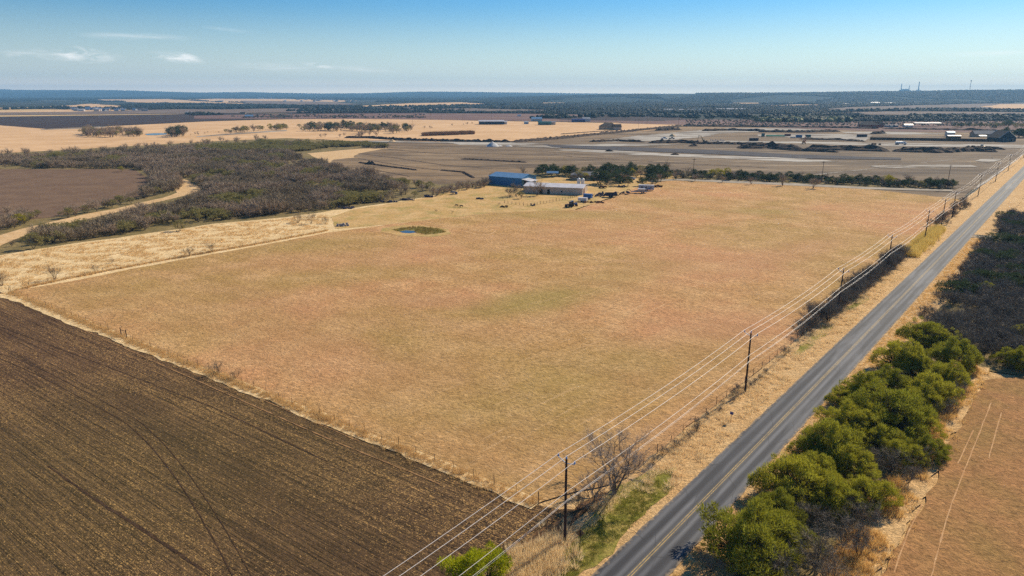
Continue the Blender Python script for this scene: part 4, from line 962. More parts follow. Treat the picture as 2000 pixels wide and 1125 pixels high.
# gate posts on the near fence
q = FN[0]+fd*(fl*.36); o = empty('gate_frame', (q.x, q.y, .34), math.atan2(fd.y, fd.x), 'dark wooden H shaped brace frame in the near fence', 'gate')
for x in (-1.2, 1.2): MB().cyl((x,0,-.3), (x,0,1.9), .09, 7).build('post', M_wood, o)
MB().cyl((-1.2,0,1.5), (1.2,0,1.5), .06, 6).build('rail', M_wood, o)

# ================================================================= signs
M_signback = plain('shaded_sign_back', lin(126,100,70), .6, 0, var=.1)  # plate darkened as lit from behind: its shade is put into the colour
M_steel_post = plain('steel_post', lin(70,66,62), .7, .3)
M_blue = plain('blue_sign', lin(52,72,140), .4, var=.05)
q = G(1132,1086); o = empty('road_sign', (q.x, q.y, .4), R(172), 'diamond road sign seen from behind near the nearest pole', 'road sign')
MB().box(-.04,.04,-.03,.03,-.3,2.35).build('post', M_steel_post, o)
a = .54; d = MB(); d.add([(0,.035,2.75-a),(a,.035,2.75),(0,.035,2.75+a),(-a,.035,2.75),(0,.055,2.75-a),(a,.055,2.75),(0,.055,2.75+a),(-a,.055,2.75)], [(0,1,2,3),(7,6,5,4),(0,4,5,1),(1,5,6,2),(2,6,7,3),(3,7,4,0)]); d.build('sign_panel', M_signback, o)
MB().box(-.07,.07,.056,.10,2.25,3.2).build('bracket', M_wood, o)
q = G(1427,828); o = empty('road_sign', (q.x, q.y, .4), ROADYAW+R(90), 'small blue sign on a thin post on the dry verge', 'road sign')
MB().cyl((0,0,-.3), (0,0,1.5), .03, 6).build('post', plain('red_post', lin(150,80,60), .6), o)
MB().box(-.28,.28,-.05,-.03,1.25,1.75).build('sign_panel', M_blue, o)
q = G(1922,471); o = empty('mailbox', (q.x, q.y, .4), ROADYAW, 'dark mailbox on a post at the right edge of the road', 'mailbox')
MB().box(-.06,.06,-.06,.06,-.2,1.1).build('post', M_wood, o)
mb = MB()
pr = [(-.18,0),(.18,0),(.18,.2),(.13,.32),(0,.38),(-.13,.32),(-.18,.2)]
mb.add([(-.35,y,1.1+z) for y, z in pr]+[(.35,y,1.1+z) for y, z in pr], [tuple(range(7))[::-1], tuple(range(7, 14))]+[(i, (i+1) % 7, (i+1) % 7+7, i+7) for i in range(7)])
mb.build('box', plain('black_metal', lin(36,36,40), .4), o)

# ================================================================= building kit
M_glass = plain('dark_glass', lin(40,52,64), .15, var=.05, spec=.6)
def wins(o, specs, mat=None, frame=M_white):
    """specs: (x0,x1,z0,z1,side,offset) side: f/b = -y/+y walls, l/r = -x/+x walls"""
    for (a, c, z0, z1, side, off) in specs:
        f = MB(); g = MB(); e = .06
        if side == 'f': f.box(a-.1, c+.1, off-e, off+.02, z0-.1, z1+.1); g.box(a, c, off-e-.03, off-e-.002, z0, z1)
        if side == 'b': f.box(a-.1, c+.1, off-.02, off+e, z0-.1, z1+.1); g.box(a, c, off+e+.002, off+e+.03, z0, z1)
        if side == 'l': f.box(off-e, off+.02, a-.1, c+.1, z0-.1, z1+.1); g.box(off-e-.03, off-e-.002, a, c, z0, z1)
        if side == 'r': f.box(off-.02, off+e, a-.1, c+.1, z0-.1, z1+.1); g.box(off+e+.002, off+e+.03, a, c, z0, z1)
        w_ = f.build('window' if z0 > .3 else 'door', frame, o); g.build('pane' if z0 > .3 else 'panel', mat or M_glass, w_)
def corrug(name, c, metal=.2, rough=.45, sc=3.2, axis=0):
    if name in MC: return MC[name]
    m, nt = newmat(name); b = NB(nt); tc = b.n('ShaderNodeTexCoord').outputs['Object']
    se = b.n('ShaderNodeSeparateXYZ'); b.l(tc, se.inputs[0])
    wv = b.math('SINE', b.math('MULTIPLY', b.math('ADD', se.outputs[0], se.outputs[1]), 6.283*1.1))
    n = b.noise(tc, .35, 5, .65); n2 = b.noise(b.mapping(tc, (0,0,0), 0, (2.5, 2.5, .15)), 1.0, 3)
    col = b.mix(b.mapr(n, .35, .7), c, tuple(x*.72 for x in c[:3])+(1,)); col = b.mix(b.mapr(n2, .5, .8, 0, .4), col, tuple(x*.5 for x in c[:3])+(1,))
    b.out(col, rough, wv, .35, .04, metal=metal); MC[name] = m; return m
def building(name, q, yaw, L, Dp, hw, hr, wall, roof, lb, cat, doors=(), roof_style='gable', ov=.4, z=.3, wn=(), ins=4, base=0.0):
    """q: middle of the front (near) wall foot; local +y runs away from the viewer"""
    o = empty(name, (q.x, q.y, z), yaw, lb, cat)
    x0, x1 = -L/2, L/2
    if roof_style == 'gable':
        MB().gablewalls(x0, x1, 0, Dp, base, hw, hr).build('wall', wall, o)
        MB().gable(x0, x1, 0, Dp, hw+.02, hr+.04, ov).build('roof', roof, o)
    elif roof_style == 'hip':
        MB().box(x0, x1, 0, Dp, base, hw).build('wall', wall, o); MB().hip(x0, x1, 0, Dp, hw+.17, hr, ins).build('roof', roof, o)
    elif roof_style == 'shed':
        MB().add([(x0,0,base),(x1,0,base),(x1,Dp,base),(x0,Dp,base),(x0,0,hw),(x1,0,hw),(x1,Dp,hr),(x0,Dp,hr)], [(0,3,2,1),(0,1,5,4),(1,2,6,5),(2,3,7,6),(3,0,4,7),(4,5,6,7)]).build('wall', wall, o)
        sl_ = (hr-hw)/Dp
        MB().add([(x0-ov,-ov,hw+.03-sl_*ov),(x1+ov,-ov,hw+.03-sl_*ov),(x1+ov,Dp+ov,hr+.03+sl_*ov),(x0-ov,Dp+ov,hr+.03+sl_*ov),(x0-ov,-ov,hw+.17-sl_*ov),(x1+ov,-ov,hw+.17-sl_*ov),(x1+ov,Dp+ov,hr+.17+sl_*ov),(x0-ov,Dp+ov,hr+.17+sl_*ov)],
                 [(0,3,2,1),(4,5,6,7),(0,1,5,4),(1,2,6,5),(2,3,7,6),(3,0,4,7)]).build('roof', roof, o)
    wins(o, wn); wins(o, doors, plain('shadow_opening', lin(34,30,30), .9))
    return o
C_blue = corrug('blue_metal', lin(56,122,168)); C_blueroof = corrug('blue_roof', lin(112,150,182)); C_white = corrug('white_metal', lin(214,208,200)); C_cream = corrug('cream_metal', lin(196,180,164))
C_whiteroof = corrug('white_roof', lin(222,214,208)); M_brown = plain('brown_shingle', lin(70,58,54), .9); M_stone = plain('tan_stone', lin(170,146,118), .9); M_red = plain('red_brick', lin(142,76,60), .9)
M_grey = corrug('grey_metal', lin(150,150,152)); M_green2 = corrug('green_metal', lin(52,104,100)); M_navy = corrug('navy_metal', lin(36,50,110)); M_dkwood = plain('dark_fence_wood', lin(74,54,42), .9)
# --- farmstead
q = (G(956,360)+G(1020,372))*.5
yb = R(-33)
a_ = Vector((-13.7, 407, .3)); ux = Vector((math.cos(yb), math.sin(yb), 0)); uy = Vector((-math.sin(yb), math.cos(yb), 0))
barn = building('blue_barn', a_+ux*11.5, yb, 23, 16, 4.7, 6.4, C_blue, C_blueroof, 'large blue metal barn behind the long pale shed', 'barn', roof_style='gable', ov=.3)
wins(barn, [(2.5,6.5,0,3.8,'r',11.5),(9,14,0,3.8,'r',11.5)], plain('shadow_opening', lin(34,30,30), .9), C_blue)
lt = MB(); lt.add([(11.58,-.5,5.0),(18,-.5,4.1),(18,7.5,4.1),(11.58,7.5,5.0),(11.58,-.5,5.15),(18,-.5,4.25),(18,7.5,4.25),(11.58,7.5,5.15)], [(0,3,2,1),(4,5,6,7),(0,1,5,4),(1,2,6,5),(2,3,7,6),(3,0,4,7)]); lt.v = [(x, y, z-.75) for x, y, z in lt.v]; lt.build('awning', C_whiteroof, barn)
for (x, y) in ((17.7,-.2),(17.7,7.2)): MB().cyl((x,y,0),(x,y,3.4),.1,6).build('post', M_galv, barn)
ys = R(-15.4); q = (G(1024,378)+G(1131,382))*.5
shed = building('long_shed', q+Vector((.8,0,0)), ys, 32, 16, 3.6, 4.5, C_cream, C_whiteroof, 'long pale metal shed with a wide flat white roof', 'shed', doors=[(-7.5,-5.6,0,2.4,'f',0),(-3.2,-1.6,0,2.4,'f',0),(4.2,5.2,1.2,2.0,'f',0)], ov=.5)
wins(shed, [(2,6.5,0,2.9,'r',16)], plain('rusty_door', lin(110,76,64), .9), C_cream)
for i, (px, py) in enumerate([(1130,366),(1138,366.5)]):
    q = G(px, py); o = empty('water_tank', (q.x, q.y, .3), 0, '%s of two white conical topped tanks behind the long shed' % ('left' if i == 0 else 'right'), 'tank')
    MB().tube([(0,0,0),(0,0,4.6)], [1.0,1.0], 20).build('tank_body', M_white, o, smooth=False); MB().tube([(0,0,4.6),(0,0,5.1),(0,0,5.2)], [1.03,.3,.12], 20).build('lid', M_white, o)
building('farmhouse', G(1142,353), R(-8), 17, 9, 2.9, 4.9, M_stone, plain('weathered_roof', lin(120,116,116), .8), 'low brown farmhouse half hidden under dark oaks', 'house', roof_style='hip', wn=[(-5,-3.5,1,2.2,'f',0),(3,4.5,1,2.2,'f',0)], doors=[(-.5,.5,0,2.1,'f',0)])
# open canopies
def canopy(q, yaw, L, Dp, h, mat, lb, z=.3, name='canopy'):
    o = empty(name, (q.x, q.y, z), yaw, lb, 'canopy')
    MB().gable(-L/2, L/2, 0, Dp, h, h+.9, .3).build('roof', mat, o)
    for x in (-L/2+.2, L/2-.2):
        for y in (.2, Dp-.2): MB().cyl((x,y,0),(x,y,h+.1),.09,6).build('post', M_galv, o)
    return o
canopy(G(1079,347), R(-5), 7, 4, 2.6, C_blueroof, 'small blue roofed open canopy beside the farmhouse')
# --- vehicles
M_tyre = plain('tyre', lin(28,28,30), .9); 
def wheels(o, xs, y, r=.38, w=.24):
    for x in xs:
        for s in (-1, 1):
            t = MB().cyl((x, s*y-w/2*s, r), (x, s*y+w/2*s, r), r, 12).build('wheel', M_tyre, o); MB().cyl((x, s*y+w/2*s, r), (x, s*(y+.02)+w/2*s, r), r*.55, 8).build('rim', M_galv, t)
def paint(n, c): return plain('paint_'+n, c, .35, .1, var=.06, spec=.5)
def pickup(px, py, yaw, col, lb, z=.2, s=1.0, kind='pickup'):
    q = G(px, py); o = empty('pickup_truck' if kind == 'pickup' else 'parked_car', (q.x, q.y, z), yaw, lb, 'truck' if kind == 'pickup' else 'car'); o.scale = (s, s, s)
    if kind == 'pickup':
        MB().box(-2.8,-.7,-.95,.95,.5,.72).add([], []).build('bed_floor', col, o)
        b_ = MB(); b_.box(-2.8,-.7,.87,.95,.72,1.2).box(-2.8,-.7,-.95,-.87,.72,1.2).box(-2.8,-2.72,-.87,.87,.72,1.2); b_.build('bed_side', col, o)
        h_ = MB(); h_.box(-.7,.95,-.95,.95,.5,1.15).taper(.95,2.75,-.93,.93,.5,1.12,.02,.08); h_.build('body', col, o)
        MB().taper(-.7,1.25,-.9,.9,1.152,1.85,.28,.14).build('cab', M_glass, o); MB().box(-.42,.95,-.74,.74,1.852,1.9).build('roof', col, o)
        for s_ in (-.6,.6): MB().box(2.76,2.8,s_-.18,s_+.18,.8,1.0).build('headlight', M_white, o)
        wheels(o, (-1.9, 1.9), .85)
    else:
        h_ = MB(); h_.taper(-2.3,2.3,-.9,.9,.35,.9,.06,.04); h_.build('body', col, o)
        MB().taper(-1.7,1.2,-.82,.82,.902,1.42,.55,.14).build('cab', M_glass, o); MB().box(-1.1,.62,-.66,.66,1.422,1.46).build('roof', col, o)
        wheels(o, (-1.45, 1.45), .8, .33, .2)
    return o
pickup(1233,351.5,R(-30),paint('white',lin(224,224,222)),'white car parked under the oaks by the farm drive',.3,1.15,'car')
pickup(1225,349.5,R(-20),paint('pale',lin(180,200,210)),'pale car parked behind the white car at the farm',.3,1.0,'car')
pickup(1297,272,R(8),paint('white',lin(224,224,222)),'white pickup truck on the wide caliche pad',.25,1.3)
pickup(1312,272,R(4),paint('dark',lin(50,50,54)),'dark work truck beside the white pickup on the building site',.25,1.2)
# --- farm equipment
M_steel = plain('weathered_steel', lin(70,66,84), .6, .3, var=.2); M_rust = plain('rusty_steel', lin(112,72,52), .9, .2, var=.25); M_bluep = plain('faded_blue', lin(44,92,150), .5, var=.15)
def box_trailer(px, py, yaw, L, Wd, h, mat, lb, name='box_trailer', cat='trailer', legs=True, z=.3):
    q = G(px, py); o = empty(name, (q.x, q.y, z), yaw, lb, cat)
    MB().box(-L/2, L/2, -Wd/2, Wd/2, .55, .55+h).build('body', mat, o)
    MB().box(-L/2-.05, L/2+.05, -Wd/2-.05, Wd/2+.05, .552+h, .62+h).build('roof', C_whiteroof if mat is not M_bluep else mat, o)
    wheels(o, (-.5, .6), Wd/2-.15, .36)
    MB().tube([(L/2,.35,.6),(L/2+1.1,0,.55),(L/2,-.35,.6)], .05, 5).build('hitch', M_galv, o)
    return o
box_trailer(1148,389.5,R(-25),4.2,2.6,1.9,M_bluep,'small blue box trailer near the long shed')
box_trailer(1138,395,R(-20),4.4,2.4,1.4,C_whiteroof,'low white box trailer in front of the blue one')
# dark open dump trailer
q = G(1193,386); o = empty('dump_trailer', (q.x, q.y, .3), R(5), 'dark blue open dump trailer among the farm scrap', 'trailer')
d_ = MB(); d_.box(-2.9,2.9,-1.2,1.2,.7,.85).box(-2.9,2.9,-1.2,-1.1,.85,2.3).box(-2.9,2.9,1.1,1.2,.85,2.3).box(-2.9,-2.8,-1.1,1.1,.85,2.3).box(2.8,2.9,-1.1,1.1,.85,2.3)
for k in range(6): d_.box(-2.7+k*1.05,-2.6+k*1.05,-1.26,-1.2,.8,2.3)
d_.build('dump_body', plain('dark_blue_steel', lin(30,44,70), .5), o); wheels(o, (-.6,.6), 1.05, .42)
# camper + flatbed
q = G(1262,373); o = empty('camper_trailer', (q.x, q.y, .3), R(-14), 'long pale camper trailer at the corner of the grazed field', 'camper')
MB().box(-4.2,4.2,-1.2,1.2,.6,3.0).build('body', corrug('camper_side', lin(170,176,186)), o); MB().box(-4.25,4.25,-1.25,1.25,3.002,3.1).build('roof', C_whiteroof, o)
wins(o, [(-3,-1.8,1.6,2.3,'f',-1.2),(-.6,.6,1.6,2.3,'f',-1.2),(2,3,1.6,2.3,'f',-1.2)]); wheels(o, (-.5,.5), 1.05, .38); MB().box(1.2,2.6,-1.65,-1.26,.6,1.3).build('storage_box', M_bluep, o)
q = G(1249,378.5); o = empty('flatbed_trailer', (q.x, q.y, .3), R(-10), 'gooseneck flatbed trailer carrying a low white box', 'trailer')
MB().box(-4.6,4.0,-1.2,1.2,.8,.98).build('deck', M_steel, o); MB().tube([(-4.6,0,1.0),(-5.4,0,1.9),(-6.6,0,2.0),(-6.9,0,1.2)], .14, 6).build('gooseneck', M_rust, o); wheels(o, (1.2,2.2), 1.0, .38)
q2 = empty('storage_box', (o.location.x+.9, o.location.y-.1, 1.3), R(-10), 'low white box standing on the flatbed trailer', 'box'); MB().box(-1.9,1.9,-1.0,1.0,0,1.3).build('box_body', C_cream, q2); MB().box(-2,2,-1.1,1.1,1.302,1.42).build('lid', C_whiteroof, q2)
def scrap(px, py, w_, d_, h, seed, lb, mat=None, z=.3):
    """heap of old implements and iron: bars, drums and plates thrown together"""
    rn = random.Random(seed); q = G(px, py); mb = MB()
    for i in range(int(10+w_*3)):
        c = Vector((rn.uniform(-w_, w_)/2, rn.uniform(-d_, d_)/2, rn.uniform(.1, h*.7))); d = rdir(rn, .1)*rn.uniform(.5, 1.5)
        if rn.random() < .5: mb.tube([c-d*.5, c+d*.5], rn.uniform(.04, .14), 5)
        elif rn.random() < .5: mb.cyl(c, c+Vector((rn.uniform(-.2,.2), .25, 0)), rn.uniform(.25, .6), 10)
        else: s_ = rn.uniform(.3, .8); mb.taper(c.x-s_, c.x+s_, c.y-s_*.6, c.y+s_*.6, max(0, c.z-s_*.5), c.z+s_*.5, .1, .1)
    return mb.build('scrap_pile', mat or M_steel, loc=(q.x, q.y, z), label=lb, cat='scrap heap', group='heaps of farm scrap')
scrap(1167,385,8,3,1.8,2,'long scrap heap between the blue trailer and dump trailer'); scrap(1176,382.5,4,2,2.4,3,'tall scrap heap just left of the dump trailer'); scrap(1214,380.5,8,3,1.9,4,'scrap heap right of the dump trailer')
scrap(1178,368.5,4,2.5,1.6,5,'reddish scrap heap behind the farm yard',M_rust); scrap(1212,367,5,2,1.5,6,'dark scrap heap under the small oaks'); scrap(1285,366.5,5,2,1.6,7,'rusty implement at the upper corner of the grazed field',M_rust)
scrap(1160,397,10,4,.5,8,'low spread of rusty debris beside the field',M_rust); scrap(1040,403,2,1.2,1.2,9,'small black and white scrap item by the corral'); scrap(838,386,4,2,1.2,10,'dark scrap heap by the thicket edge'); scrap(886,380.5,3.5,2.4,2.2,11,'grey covered heap in front of the dark bushes',plain('grey_tarp', lin(120,118,124), .8))
scrap(672,408.5,10,2,.9,12,'long low heap of grey rubble along the thicket'); scrap(762,396,10,2,.9,13,'second low rubble heap farther along the thicket'); scrap(795,392,8,2,.9,14,'dark rubble heap at the right end of the thicket'); scrap(937,390,3,1.2,.6,15,'small dark log pile in the farm pasture')
scrap(985,406,3.4,1.5,.9,16,'brown brush heap with a white sheet near the pasture edge',plain('brown_brush', lin(110,88,60), .95)); scrap(670,443,5,1.6,1.3,17,'pale old gate panels by the pasture fence',plain('pale_gate', lin(176,164,156), .7))
# tractor
def tractor(px, py, yaw, lb, c, z=.3):
    q = G(px, py); o = empty('tractor', (q.x, q.y, z), yaw, lb, 'tractor')
    MB().taper(.1,2.2,-.42,.42,.8,1.5,.08,.05).build('hood', c, o); MB().taper(-1.1,.2,-.7,.7,.9,2.5,.18,.12).build('cab', M_glass, o); MB().box(-1.15,.2,-.75,.75,2.502,2.62).build('roof', c, o)
    for s in (-1, 1):
        MB().cyl((-.7,s*.75,.8),(-.7,s*1.15,.8),.8,16).build('rear_wheel', M_tyre, o); MB().cyl((1.7,s*.6,.45),(1.7,s*.9,.45),.45,14).build('front_wheel', M_tyre, o)
    MB().cyl((1.2,.2,1.45),(1.2,.2,2.3),.05,6).build('exhaust', M_steel, o)
    return o
tractor(1119,404,R(20),'old blue tractor parked at the upper edge of the grazed field',M_bluep)
tractor(1112,406,R(195),'dark tractor beside the old blue tractor',M_steel)
# --- cattle
M_hide = plain('dark_hide', lin(44,34,32), .8)
def cow(px, py, yaw, lb):
    """grazing animal grown as one skin over a joint skeleton"""
    q = G(px, py)
    V = [((-.75,0,1.22),.30),((-.1,0,1.22),.36),((.55,0,1.26),.33),((.95,0,1.25),.19),((1.3,0,.85),.14),((1.5,0,.42),.11),((1.62,0,.18),.075),
         ((-.78,.2,.95),.19),((-.86,.22,.52),.085),((-.80,.22,.06),.065),((-.78,-.2,.95),.19),((-.86,-.22,.52),.085),((-.70,-.22,.06),.065),
         ((.55,.2,.9),.14),((.60,.2,.48),.075),((.56,.2,.06),.06),((.55,-.2,.9),.14),((.62,-.2,.48),.075),((.70,-.2,.06),.06),((-1.08,0,1.25),.06),((-1.2,0,.75),.035),
         ((1.42,.13,.62),.045),((1.42,-.13,.62),.045)]
    E = [(0,1),(1,2),(2,3),(3,4),(4,5),(5,6),(0,7),(7,8),(8,9),(0,10),(10,11),(11,12),(2,13),(13,14),(14,15),(2,16),(16,17),(17,18),(0,19),(19,20),(4,21),(4,22)]
    me = bpy.data.meshes.new('cow'); me.from_pydata([v[0] for v in V], E, [])
    o = bpy.data.objects.new('cow', me); COL.objects.link(o); o.location = (q.x, q.y, .32); o.rotation_euler.z = yaw; o.scale = (.78,)*3
    sk = o.modifiers.new('skin', 'SKIN'); o.modifiers.new('sub', 'SUBSURF').levels = 1
    if not me.skin_vertices: 
        me.skin_vertices.new() if hasattr(me.skin_vertices, 'new') else None
    for i, v in enumerate(V):
        me.skin_vertices[0].data[i].radius = (v[1], v[1]); me.skin_vertices[0].data[i].use_root = (i == 0)
    me.materials.append(M_hide); tag(o, lb, 'cow', 'cattle grazing near the farm')
    return o
cow(892,405,R(150),'left one of two dark grazing cattle in the farm pasture'); cow(901,406.5,R(200),'right one of two dark grazing cattle in the farm pasture')
# --- farm trees
fg = 'trees around the farm buildings'
farm = [(960,352,.62,'bare_mid','bare tree behind the left corner of the blue barn'),(1022,345,.9,'bare_mid','bare tree behind the blue barn roof'),(945,366,1.3,'bare_thick','bare tree at the left end of the blue barn'),(1008,383,1.7,'bare_thick','dense bare tree in front of the blue barn'),(996,386,1.15,'bare_thick','bare tree left of the dense one before the barn'),(1018,389,.6,'olive_mid','dark bush below the dense bare tree'),
 (1049,383,1.1,'bare_mid','thin bare tree in front of the long shed'),(1052,344,.8,'oak_mid','dark oak right of the barn'),(1066,341,.85,'oak_mid','dark oak behind the blue canopy'),(1082,340,.9,'oak_mid','large dark oak left of the yellow tree'),(1104,343,1.0,'yellow_mid','tall yellow tree among the farm oaks'),(1112,352,.6,'olive_mid','small pale olive tree in the farm yard'),
 (1130,352,.95,'olive_mid','tall olive tree in front of the farmhouse'),(1143,353,.75,'yellow_mid','yellowish tree touching the farmhouse'),(1155,345,1.0,'oak_mid','oak behind the farmhouse'),(1168,360,1.2,'oak_mid','broad dark oak right of the farmhouse'),(1186,347,1.35,'oak_mid','tallest oak in the middle of the farm grove'),(1185,362,1.1,'oak_mid','dark oak in front of the tallest oak'),
 (1203,358,1.0,'oak_mid','oak right of the middle of the farm grove'),(1210,346,1.0,'oak_mid','oak at the back of the farm grove'),(1208,364,.75,'oak_mid','small oak before the parked white car'),(1226,364,.75,'oak_mid','small round oak by the farm drive'),(1232,345,.85,'yellow_mid','yellow tree at the right back of the grove'),(1222,352,.85,'oak_mid','oak behind the parked cars'),
 (1251,347,.8,'bare_mid','bare tree right of the farm drive'),(1262,346,.8,'bare_mid','second bare tree right of the farm drive'),(1254,364,.7,'oak_mid','round oak above the camper trailer'),(1273,361,.9,'oak_mid','second round oak above the camper trailer'),(1291,354,.95,'oak_mid','oak at the start of the narrow lane'),(1300,338,1.15,'bare_mid','large gnarled bare tree behind the lane'),
 (1283,340,.8,'bare_mid','smaller bare tree left of the large gnarled one'),(1320,352,.25,'oak_mid','low round shrub at the corner of the lane'),(1357,369,.7,'bare_mid','first small tree on the lane side of the grazed field'),(1411,357,.62,'bare_mid','second small tree beside the narrow lane'),(1467,361,.72,'bare_mid','third small tree beside the narrow lane'),
 (1528,364,.95,'bare_mid','fourth small tree beside the narrow lane'),(1588,369,.95,'bare_mid','fifth small tree beside the narrow lane, farthest right')]
for (px, py, s, k, lb) in farm:
    q = G(px, py if (px, py) != (1357, 369) else 355); tree(k, Vector((q.x, q.y, .34)), s, lb, 'tree', {'oak_mid':'oak_tree','yellow_mid':'yellow_tree','olive_mid':'olive_tree','bare_mid':'bare_tree','bare_thick':'bare_tree'}[k], fg)
for j, (po, n_) in enumerate([([(1046,341),(1110,338),(1180,338),(1300,337),(1300,348),(1240,346),(1170,347),(1050,346)], 44), ([(1168,348),(1232,348),(1236,356),(1215,360),(1170,362)], 12), ([(1262,350),(1300,344),(1330,346),(1320,351),(1275,360)], 10)]):
    rn = random.Random(60+j); c_ = 0
    while c_ < n_:
        px, py = rn.uniform(1040, 1335), rn.uniform(336, 364)
        if not inpoly(px, py, po): continue
        k = rn.choice(('oak_mid','oak_mid','oak_mid','olive_mid','bare_mid')); q = G(px, py); c_ += 1
        tree(k, Vector((q.x, q.y, .3)), rn.uniform(.6, 1.05), {'oak_mid':'dark oak','olive_mid':'olive green tree','bare_mid':'leafless tree'}[k]+' in the dense belt around the farmhouse', 'tree', {'oak_mid':'oak_tree','olive_mid':'olive_tree','bare_mid':'bare_tree'}[k], {'oak_mid':'dark oaks','olive_mid':'olive trees','bare_mid':'leafless trees'}[k]+' of the farm tree belt')
rnd = random.Random(17)
for i in range(104):
    u = i/103; px = 1300+u*560+rnd.uniform(-5, 5); py = 344+u*24+rnd.uniform(-5, 3)
    k = rnd.choice(('oak_mid','oak_mid','olive_mid','bare_mid'))
    if abs(px-1400) < 22: k = 'yellow_mid' if rnd.random() < .8 else k
    if abs(px-1738) < 7: k = 'yellow_mid'
    q = G(px, py); s = rnd.uniform(.42, .72)*(1.25 if k in ('bare_mid', 'yellow_mid') else 1)
    tree(k, Vector((q.x, q.y, .3)), s, {'oak_mid':'dark evergreen bush','olive_mid':'olive green bush','bare_mid':'leafless bush','yellow_mid':'yellow leaved bush'}[k]+' in the hedge behind the narrow lane', 'bush', 'hedge_bush', {'oak_mid':'dark evergreen bushes','olive_mid':'olive bushes','bare_mid':'leafless bushes','yellow_mid':'yellow bushes'}[k]+' in the hedge behind the lane')
vp = []
for i in range(240):
    u = rnd.random(); q = G(1290+u*565+rnd.uniform(-3, 3), 345+u*23+rnd.uniform(-5, 3)); vp.append((q.x, q.y, rnd.uniform(.55, .95)))
mass('hedge_brush', 'dark low brush filling the hedge behind the narrow lane', vp, K['bush_dark'][:2]+K['bush_dim'][:2], .28)
for i in range(40):
    u = i/39; px = 845+u*115+rnd.uniform(-3, 3); py = 381-u*20+rnd.uniform(-4, 4)
    q = G(px, py); tree('bare_mid', Vector((q.x, q.y, .3)), rnd.uniform(.4, .65), 'leafless dark bush in the hedge left of the blue barn', 'bush', 'hedge_bush', 'leafless bushes left of the blue barn')
# ================================================================= middle distance trees
def grove(poly, n, kinds, smin, smax, lb, grp, seed, z=.3):
    rn = random.Random(seed); ws = poly; xs = [p[0] for p in ws]; ys = [p[1] for p in ws]; c = 0; out = []
    while c < n:
        px, py = rn.uniform(min(xs), max(xs)), rn.uniform(min(ys), max(ys))
        if not inpoly(px, py, ws): continue
        k = rn.choice(kinds); q = G(px, py); s = rn.uniform(smin, smax)
        ad = {'oak_mid':'dark evergreen','olive_mid':'olive green','bare_mid':'leafless','yellow_mid':'yellow green'}[k]
        out.append(tree(k, Vector((q.x, q.y, z)), s, '%s tree %s' % (ad, lb), 'tree', {'oak_mid':'oak_tree','yellow_mid':'yellow_tree','olive_mid':'olive_tree','bare_mid':'bare_tree'}[k], '%s trees %s' % (ad, grp))); c += 1
    return out
grove([(156,262),(200,259),(262,260),(275,267),(240,269),(170,268)], 60, ('bare_mid','bare_mid','olive_mid','bare_mid'), 1.1, 1.7, 'in the long clump out in the tan field', 'in the long clump in the tan field', 1)
grove([(330,262),(362,262),(360,268),(333,268)], 14, ('bare_mid','oak_mid','bare_mid'), 1.2, 1.7, 'in the round clump beside the pale water', 'in the round clump by the water', 2)
grove([(262,264),(285,264),(285,268),(262,268)], 3, ('olive_mid',), .8, 1.1, 'at the right end of the long field clump', 'at the end of the long field clump', 3)
grove([(440,260),(480,254),(560,250),(568,253),(500,257),(450,262)], 34, ('olive_mid','bare_mid','olive_mid','yellow_mid'), .9, 1.4, 'in the greenish hedge across the tan land', 'in the greenish hedge', 4)
grove([(575,250),(620,248),(720,248),(800,252),(812,258),(760,262),(700,258),(585,257)], 110, ('bare_mid','bare_mid','oak_mid','olive_mid'), 1.0, 1.6, 'in the long dark grove across the tan land', 'in the long dark grove', 5)
grove([(365,262),(440,257),(450,261),(370,266)], 8, ('bare_mid',), .25, .5, 'in the thin hedge by the pale water', 'in the thin hedge by the water', 6)
grove([(620,268),(700,264),(745,266),(740,270),(640,273)], 12, ('bare_mid',), .6, 1.0, 'behind the far edge of the thicket', 'behind the thicket', 7)
grove([(820,250),(900,244),(925,240),(925,243),(840,252)], 7, ('bare_mid',), .35, .7, 'in the line leading to the far metal sheds', 'in the line to the metal sheds', 8)
grove([(0,304),(200,297),(420,279),(520,275),(520,280),(300,296),(0,314)], 44, ('bare_mid',), .75, 1.1, 'standing above the back edge of the thicket', 'above the back edge of the thicket', 9)
grove([(0,420),(100,428),(190,408),(280,386),(310,366),(296,350),(312,352),(330,368),(290,392),(200,412),(100,436),(0,452)], 50, ('bare_mid','olive_mid','bare_mid'), .5, .75, 'between the small plowed field and the sandy path', 'between the plowed field and the path', 10)
grove([(1950,268),(2010,268),(2010,275),(1985,272)], 7, ('oak_mid',), 1.1, 1.6, 'beside the dark gabled house', 'beside the gabled house', 12)
grove([(1820,247),(1990,244),(2040,252),(1900,252)], 36, ('olive_mid','olive_mid','oak_mid'), .7, 1.2, 'in the green brush behind the white roofed shed', 'in the green brush at right', 13)
for (px, py, s, lb) in [(713,261,2.0,'tallest bare tree above the long dark grove'),(341,268,1.5,'big bare tree of the round clump by the water'),(768,262,1.1,'bare tree at the right of the long dark grove')]:
    q = G(px, py); tree('bare_mid', Vector((q.x, q.y, .3)), s, lb, 'tree', 'bare_tree')
for i, (px, py, s) in enumerate([(1062,224,1.2),(1075,225,1.5),(1473,239,1.6),(1511,238,1.3),(1968,250,1.7),(1332,233,1.1),(1362,232,1.0)]):
    q = G(px, py); tree('oak_mid', Vector((q.x, q.y, .6)), s, ['left one of two dark trees beyond the metal sheds','right one of two dark trees beyond the metal sheds','dark round tree alone on the brown pasture','low dark tree right of the lone round one','large round dark tree behind the gabled house','dark tree on the edge of the brown pasture','small dark tree on the edge of the brown pasture'][i], 'tree', 'oak_tree')
rnd = random.Random(31)
vp = []
